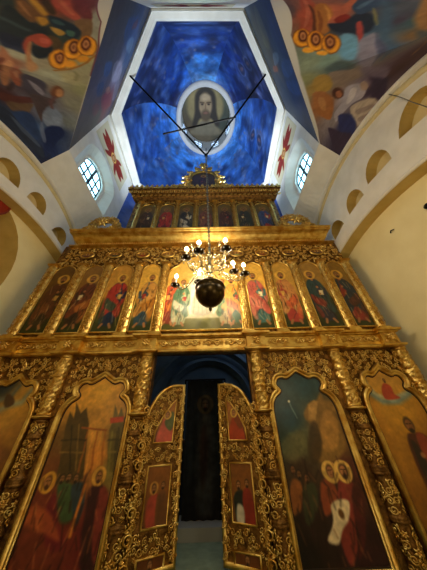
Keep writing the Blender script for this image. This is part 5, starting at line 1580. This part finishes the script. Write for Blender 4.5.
# ================================================================== CHANDELIER
CX, CY = .175, 2.72
ch = thing('chandelier', 'many-armed chandelier with lit candle bulbs and a dark globe, hanging before the central icon', 'chandelier', (CX, CY, 1.6))
mb = MB(); mb.lathe([(0.001, -.02), (.018, .0), (.03, .03), (.012, .055), (.05, .08), (.13, .12), (.20, .19), (.245, .28), (.25, .36), (.225, .43), (.26, .445), (.255, .47), (.19, .49), (.10, .54), (.05, .60), (.04, .68)], (CX, CY, 1.55), 32)
mb.build('globe', BRONZE, ch, True)
mb = MB(); mb.lathe([(.03, .60), (.07, .66), (.03, .72), (.05, .80), (.09, .86), (.04, .93), (.03, 1.05), (.06, 1.12), (.03, 1.18), (.02, 1.35), (.035, 1.42), (.001, 1.46)], (CX, CY, 1.6), 20)
mb.build('stem', SILVER, ch, True)
mb = MB(); z = 3.05; k = 0
while z < 7.85:
    th = np.linspace(0, 2 * PI, 9)
    if k % 2: pts = [[CX - (z - 3.05) * .013 + .022 * math.cos(a), CY, z + .045 * math.sin(a)] for a in th]
    else: pts = [[CX - (z - 3.05) * .013, CY + .022 * math.cos(a), z + .045 * math.sin(a)] for a in th]
    mb.tube(pts, .011, 5, False); z += .072; k += 1
mb.build('chain', mat('grey_steel_chain', '8a8678', .35, .9), ch, True)
ARMS = [(-.39, -.42, .88), (-.17, -.56, .88), (.27, -.60, .88), (-.64, .14, .74), (.44, -.05, .88), (.62, -.10, .78), (-.21, .14, .80), (.05, .52, .74)]
for i, (dx, dy, hz) in enumerate(ARMS):
    r = math.hypot(dx, dy); ux, uy = dx / r, dy / r
    s = np.linspace(0, 1, 22)
    pts = [[CX + ux * (.04 + (r - .04) * t_), CY + uy * (.04 + (r - .04) * t_), 1.6 + .74 + (hz - .80) * t_ ** 2 + .10 * math.sin(t_ * 2 * PI) - .14 * math.sin(PI * t_) * t_ ] for t_ in s]
    pts = [[p_[0], p_[1], p_[2] - .09 * (k_ / 21)] for k_, p_ in enumerate(pts)]; pts[-1][2] = 1.6 + hz - .17
    mb = MB(); mb.tube(pts, .013, 7)
    for (f, rr_) in ((.35, .07), (.7, .055)):   # curls on the arm
        c0 = pts[int(f * 21)]; th = np.linspace(0, 1.6 * 2 * PI, 20); q = (1 - np.linspace(0, 1, 20)) ** .8 * rr_ + .006
        mb.tube([[c0[0] + ux * q[k] * math.cos(th[k]), c0[1] + uy * q[k] * math.cos(th[k]), c0[2] + .05 + q[k] * math.sin(th[k])] for k in range(20)], .008, 5)
    arm = mb.build('arm', SILVER, ch, True)
    ex, ey, ez = CX + dx, CY + dy, 1.6 + hz
    mb = MB(); mb.lathe([(.001, -.20), (.02, -.19), (.03, -.18), (.07, -.172), (.088, -.155), (.084, -.15), (.03, -.16), (.028, -.14)], (ex, ey, ez), 20); mb.build('drip_pan', BRONZE, arm, True)
    mb = MB(); mb.lathe([(.02, -.15), (.018, .0), (.022, .005), (.001, .006)], (ex, ey, ez), 10); mb.build('candle_sleeve', CANDLE, arm, True)
    mb = MB(); mb.lathe([(.01, .004), (.028, .02), (.036, .045), (.028, .075), (.012, .1), (.001, .11)], (ex, ey, ez), 12); mb.build('bulb', BULB, arm, True)
    light('bulb_light', 'POINT', (ex, ey, ez + .15), 10.5, WARM, .03)
    mb = MB()
    for a in np.linspace(0, 2 * PI, 6, endpoint=False):
        mb.ball((ex + .09 * math.cos(a), ey + .09 * math.sin(a), ez - .20), .012, 5, 1, 1.9)
    mb.build('crystal_drops', CRYSTAL, arm)
mb = MB(); rnd = random.Random(8)
for k in range(46):
    a = rnd.uniform(0, 2 * PI); r = rnd.uniform(.10, .46); z = 2.50 + rnd.uniform(-.12, .42) * (1 - r) + .05
    th = np.linspace(0, 1.5 * 2 * PI, 12); q = (1 - np.linspace(0, 1, 12)) * rnd.uniform(.035, .07) + .004
    mb.tube([[CX + math.cos(a) * (r + q[j] * math.cos(th[j])), CY + math.sin(a) * (r + q[j] * math.cos(th[j])), z + q[j] * math.sin(th[j])] for j in range(12)], .010, 5)
mb.build('curled_leaves', SILVER, ch, True)

# ---- iron tie rods below the dome that carry the chain
J = np.array([0.115, 2.72, 7.87])
for nm, a, b, lb, r in (('tie_rod', J, (-2.53, .83, 9.66), 'dark iron rod from the chandelier chain up to the left side of the octagon frame', .03),
                        ('tie_rod', J, (2.30, .82, 9.66), 'dark iron rod from the chandelier chain up to the right side of the octagon frame', .03)):
    mb = MB(); mb.tube([tuple(a), tuple(b)], r, 8); o = mb.build(nm, DARK); tag(o, lb, 'rod', 'tie rods under the dome')
mb = MB(); mb.tube([(-1.356,2.19,8.25),(1.131,1.75,8.25)], .026, 8); o = mb.build('cross_bar', DARK)
tag(o, 'short dark iron bar crossing the two tie rods under the lantern', 'rod')
mb = MB(); mb.ball(tuple(J - np.array([0, 0, .03])), .06, 10); mb.tube([tuple(J), tuple(J + np.array([0, .03, .75]))], .014, 6); o = mb.build('chain_hook', DARK, None, True)
tag(o, 'dark hook where the chandelier chain meets the tie rods', 'hook')

# ---- small things on the walls
mb = MB(); mb.tube([(3.60, a, b) for a, b in [(0.74,4.996),(0.727,4.639),(0.735,4.299),(0.732,3.874)]], .007, 5); o = mb.build('wall_cable', mat('grey_cable', '6a6a60', .6), None, True)
tag(o, 'thin grey cable running across the white arch at upper right', 'cable')
a, b = [(1.831,2.994)][0]
mb = MB(); mb.lathe([(.001, -.03), (.05, -.02), (.05, .02), (.001, .03)], (0, 0, 0), 16)
mb.V = [np.stack([v[:, 2] + 3.93, v[:, 0] + a, v[:, 1] + b], 1) for v in mb.V]
o = mb.build('wall_hook', DARK, None, True); tag(o, 'small round black fitting on the cream wall at the right edge', 'hook')
a, b = [(2.499,3.19)][0]
mb = MB(); mb.tube([(3.93, a - .04, b), (3.90, a, b + .01), (3.93, a + .05, b)], .012, 6); o = mb.build('wall_bracket', DARK, None, True)
tag(o, 'tiny dark bracket on the cream wall to the right of the screen', 'bracket')
a, b = [(2.225,3.978)][0]
t = thing('wall_icon', 'reddish round-headed icon on the left wall, cut by the photo edge', 'icon', (-4.2, a, b))
o_ = [(a - .25 + .42 * math.cos(q), b + .42 * math.sin(q)) for q in np.linspace(0, 2 * PI, 24, endpoint=False)]
def fn(cv):
    cv.base([(a - .35, b, '8c2c1c')], 2); cv.ell(a - .35, b, .16, .2, '6c3420', .03); face(cv, a - .35, b, .1, '2c1c12', 'a06c40')
mp_ = lambda q: np.stack([-4.235 + q[:, 2], q[:, 0], q[:, 1]], 1)
painted_panel('painted_board', o_, 0, t, fn, .02, thick=.012, mp=lambda q: np.stack([-4.225 + q[:, 2], q[:, 0], q[:, 1]], 1))
mb = MB(); sweep(mb, o_, [(0, 0), (.0, .03), (.03, .03), (.03, 0)], True, lambda q: np.stack([-4.24 + q[:, 2], q[:, 0], q[:, 1]], 1)); mb.build('frame', mat('red_brown_frame', '7a2c1c', .5), t)

# assumed floodlights, unseen, added on top of the screen to light up the dome
for x, lb in ((-.95, 'small floodlight on the top cornice left of the crest, turned up to the dome'), (1.15, 'small floodlight on the top cornice right of the crest, turned up to the dome')):
    t = thing('floodlight', lb, 'lamp', (x, 3.95, 6.25), 'floodlights')
    mb = MB(); mb.box(x - .1, x + .1, 3.85, 4.05, 6.36, 6.46); mb.build('housing', DARK, t)
    mb = MB(); mb.box(x - .09, x + .09, 3.70, 3.97, 6.25, 6.28); mb.tube([(x, 3.95, 6.28), (x, 3.95, 6.38)], .02, 6); mb.build('stand', DARK, t)
    mb = MB(); mb.box(x - .08, x + .08, 3.87, 4.03, 6.461, 6.466); mb.build('lens', mat('lit_lens', 'ffffff', .3, emit='d8e8ff', power=3) if 'lit_lens' not in MATS else MATS['lit_lens'], t)
    o = light('assumed_floodlight_beam', 'SPOT', (x, 3.95, 6.50), 480, (.74, .87, 1.0), .06, target=(.1, 2.9, 13.0))
    o.data.spot_size = math.radians(150); o.data.spot_blend = .8
